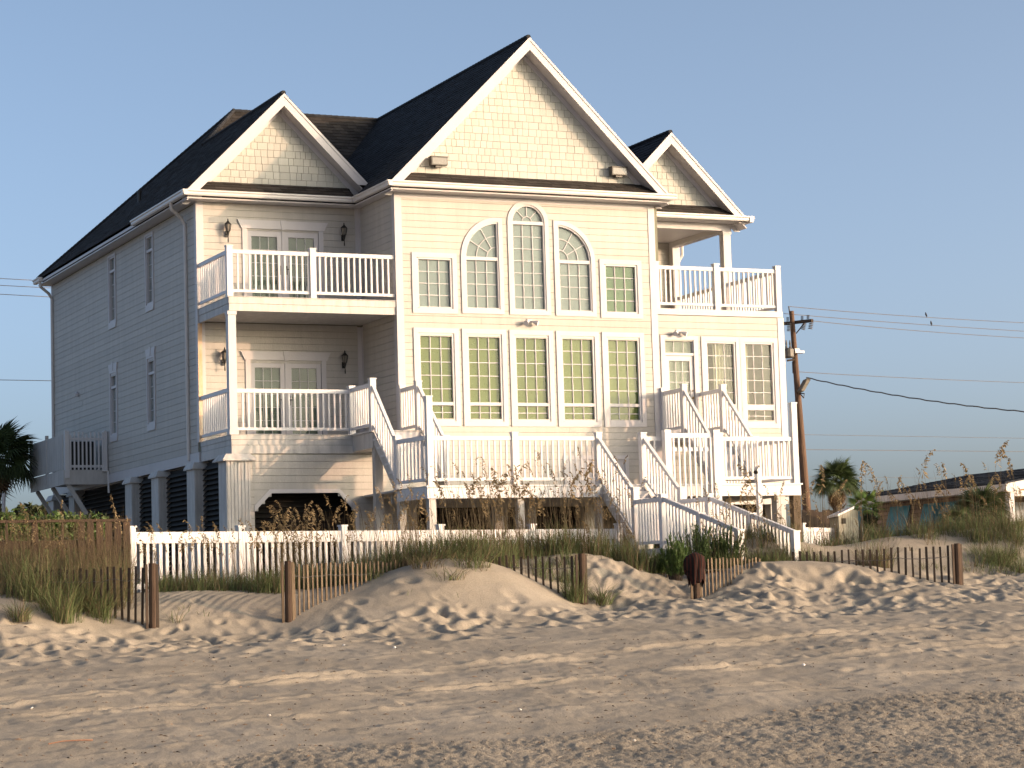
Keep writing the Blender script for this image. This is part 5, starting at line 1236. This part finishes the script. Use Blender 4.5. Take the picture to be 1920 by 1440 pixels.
# area light on the pole
lc = at(1509, 722, DP-.3); dn = Vector((.35, -.55, .75)).normalized()
fl = MB(); fl.beam(at(1501, 734, DP-.3), at(1513, 712, DP-.35), .32, .16, Vector((.5, -.6, .3)).normalized()); fl_o = fl.build('flood_light', M_grey, pole)
MB().beam(at(1504.5, 733, DP-.45), at(1515, 714, DP-.5), .27, .04, Vector((.5, -.6, .3)).normalized()).build('lamp_glass', M_lens, fl_o); MB().tube([at(1497, 737, DP), at(1508, 738, DP-.3), at(1507, 746, DP-.3), at(1500, 738, DP-.1)], .02, 5).build('arm', M_slatd, fl_o)
def wire(label, pts, r_=.011, mt=M_wire, wob=0, grp='power lines crossing the sky'):
    P = [at(*q_) for q_ in pts]; n = 40; out = []
    # smooth through three points: start, mid (sag), end
    for i in range(n+1):
        t = i/n
        if len(P) == 3: p = P[0]*(2*(t-.5)*(t-1))+P[1]*(-4*t*(t-1))+P[2]*(2*t*(t-.5))
        else: p = P[0].lerp(P[1], t)
        if wob: p = p+Vector((0, 0, wob*math.sin(i*1.9)))
        out.append(p)
    o = MB().tube(out, r_, 5).build('power_line', mt); tag(o, label, 'wire', grp); return o
wire('topmost power line from the pole head to the right edge', [(1478, 574.5, 75), (1700, 592.5, 84), (1935, 606, 94)])
wire('second power line from the pole top, the one with the lower bird', [(1470, 588, 75), (1700, 606.5, 84), (1935, 622, 94)])
wire('third power line leaving the insulator end of the crossarm', [(1526, 602, 75), (1730, 621, 84), (1935, 634.5, 94)])
wire('thin line leaving the pole below the transformer', [(1494, 697, 75), (1710, 709, 84), (1935, 718, 94)], .010)
wire('thick drooping service cable from the lamp to the right edge', [(1512, 708, 75), (1715, 747, 72), (1935, 773, 70)], .020, wob=.012)
wire('faint far wire low in the sky above the sea oats', [(1508, 815, 110), (1935, 822, 130)], .010); wire('far wire just above the palm tops at right', [(1508, 843, 90), (1935, 847, 110)], .011)
wire('faintest wire crossing just over the round palm', [(1508, 893, 130), (1800, 897, 140)], .008)
wire('upper of the three wires left of the roof corner', [(-20, 521, 66), (90, 527, 70)], .010); wire('middle of the three wires left of the roof corner', [(-20, 534, 66), (96, 540, 70)], .010)
wire('lowest of the three wires left of the roof corner', [(-20, 550.5, 66), (98, 557, 70)], .010); wire('single wire at the left edge at lower floor height', [(-20, 712, 66), (99, 714, 70)], .010)
MB_ = None
def bird(u, v, dd, label, a):
    c = at(u, v, dd); m_ = MB()
    prof = [(.005, -.16), (.02, -.12), (.035, -.05), (.055, .02), (.05, .07), (.03, .10), (.034, .125), (.03, .15), (.012, .17)]
    m_.lathe(0, 0, prof, 10); m_.tube([(0, 0, .14), (.05, 0, .13)], .010, 5, .002); m_.tube([(.01, .015, -.03), (.01, .015, -.075)], .004, 4); m_.tube([(.01, -.015, -.03), (.01, -.015, -.075)], .004, 4)
    m_.prism([(-.02, -.05, .06), (-.05, -.045, -.06), (-.06, -.03, -.13), (-.01, -.055, 0)], (0, .008, 0)); m_.prism([(-.02, .05, .06), (-.05, .045, -.06), (-.06, .03, -.13), (-.01, .055, 0)], (0, -.008, 0))
    o = inst('bird', m_.mesh('bird', M_bird), c, rot=(0, .2, a), smooth=True, scale=(.6, .6, .6)); tag(o, label, 'bird', 'birds on the wires')
bird(1736.5, 590.5, 85.2, 'dark bird perched on the topmost wire', 2.2); bird(1746, 606.5, 85.6, 'dark bird perched on the second wire, lower and right of the other', 3.6)
wp = at(8, 960, 59); wpo = MB().tube([at(6, 985, 59)-Vector((0, 0, 2)), at(7, 925, 59)], .045, 8).build('white_post', M_white); tag(wpo, 'thin white post before the dark trees below the left palm', 'post')

# ------------------------------------------------------------------ bits on the beach
ORD = ['first', 'second', 'third', 'fourth', 'fifth', 'sixth', 'seventh', 'eighth', 'ninth', 'tenth', 'eleventh', 'twelfth', 'thirteenth', 'fourteenth']
for u, v, dd in sorted(((1507, 1250, 31.4), (975, 1334, 27.6), (740, 1216, 33.6), (505, 1347, 26.6), (645, 1212, 33.6), (1190, 1395, 25.6), (60, 1330, 26.4))):
    dv = (at(u, v, 1)-CAM); t = dd
    for it in range(30):   # drop onto the sand along the view
        p = CAM+dv*t
        if p.z < gz(p.x, p.y)+.01: break
        t += .15
    s_ = .025; m_ = MB(); m_.lathe(0, 0, [(s_*.4, 0), (s_, .005), (s_*.8, .012), (s_*.2, .02)], 7)
    o = inst('shell', m_.mesh('shell', M_shell), (p.x, p.y, gz(p.x, p.y)+.015), rot=(.4, .3, u)); tag(o, 'tiny white shell lying on the open beach sand, '+ORD.pop(0)+' from the left', 'shell', 'white shells on the beach')
dv = at(135, 1392, 1)-CAM; t = 22
while True:
    p = CAM+dv*t
    if p.z < gz(p.x, p.y)+.02: break
    t += .05
o = MB().tube([(p.x-.28, p.y-.05, p.z+.0), (p.x-.1, p.y, p.z+.02), (p.x+.1, p.y+.02, p.z+.02), (p.x+.26, p.y+.10, p.z+.01)], .007, 5).build('driftwood_stick', M_twig); tag(o, 'orange stick lying on sand at the lower left', 'stick')

wr = MB()
for i in range(1500):
    u = rnd.uniform(-20, 1940); v = rnd.uniform(1195, 1440); dv = at(u, v, 1)-CAM; t = 22.0
    # beach plane hit
    for k in range(60):
        p = CAM+dv*t
        if p.z < float(base_h(np.float64(p.x), np.float64(p.y))): break
        t += .35
    x, y = p.x, p.y; i0 = min(max(np.searchsorted(xs, x), 1), nx-2); j0 = min(max(np.searchsorted(ys, y), 1), ny-2); z = float(Z[i0, j0]); s_ = rnd.uniform(.006, .016)
    a = rnd.uniform(0, 3.1); l_ = s_*rnd.choice((1, 1, 1.5, 3.5)); dx, dy = math.cos(a), math.sin(a)
    wr.add([(x-dx*l_, y-dy*l_, z-.004), (x+dy*s_*.6, y-dx*s_*.6, z), (x+dx*l_, y+dy*l_, z-.002), (x-dy*s_*.6, y+dx*s_*.6, z), (x, y, z+s_*.9)], [(0,1,4),(1,2,4),(2,3,4),(3,0,4)])
o = wr.build('beach_litter', mat('litter', (0.13, 0.085, 0.055), 0.9, island=.8)); tag(o, 'tiny dark bits of reed and shell strewn over the beach', 'debris', kind='stuff')
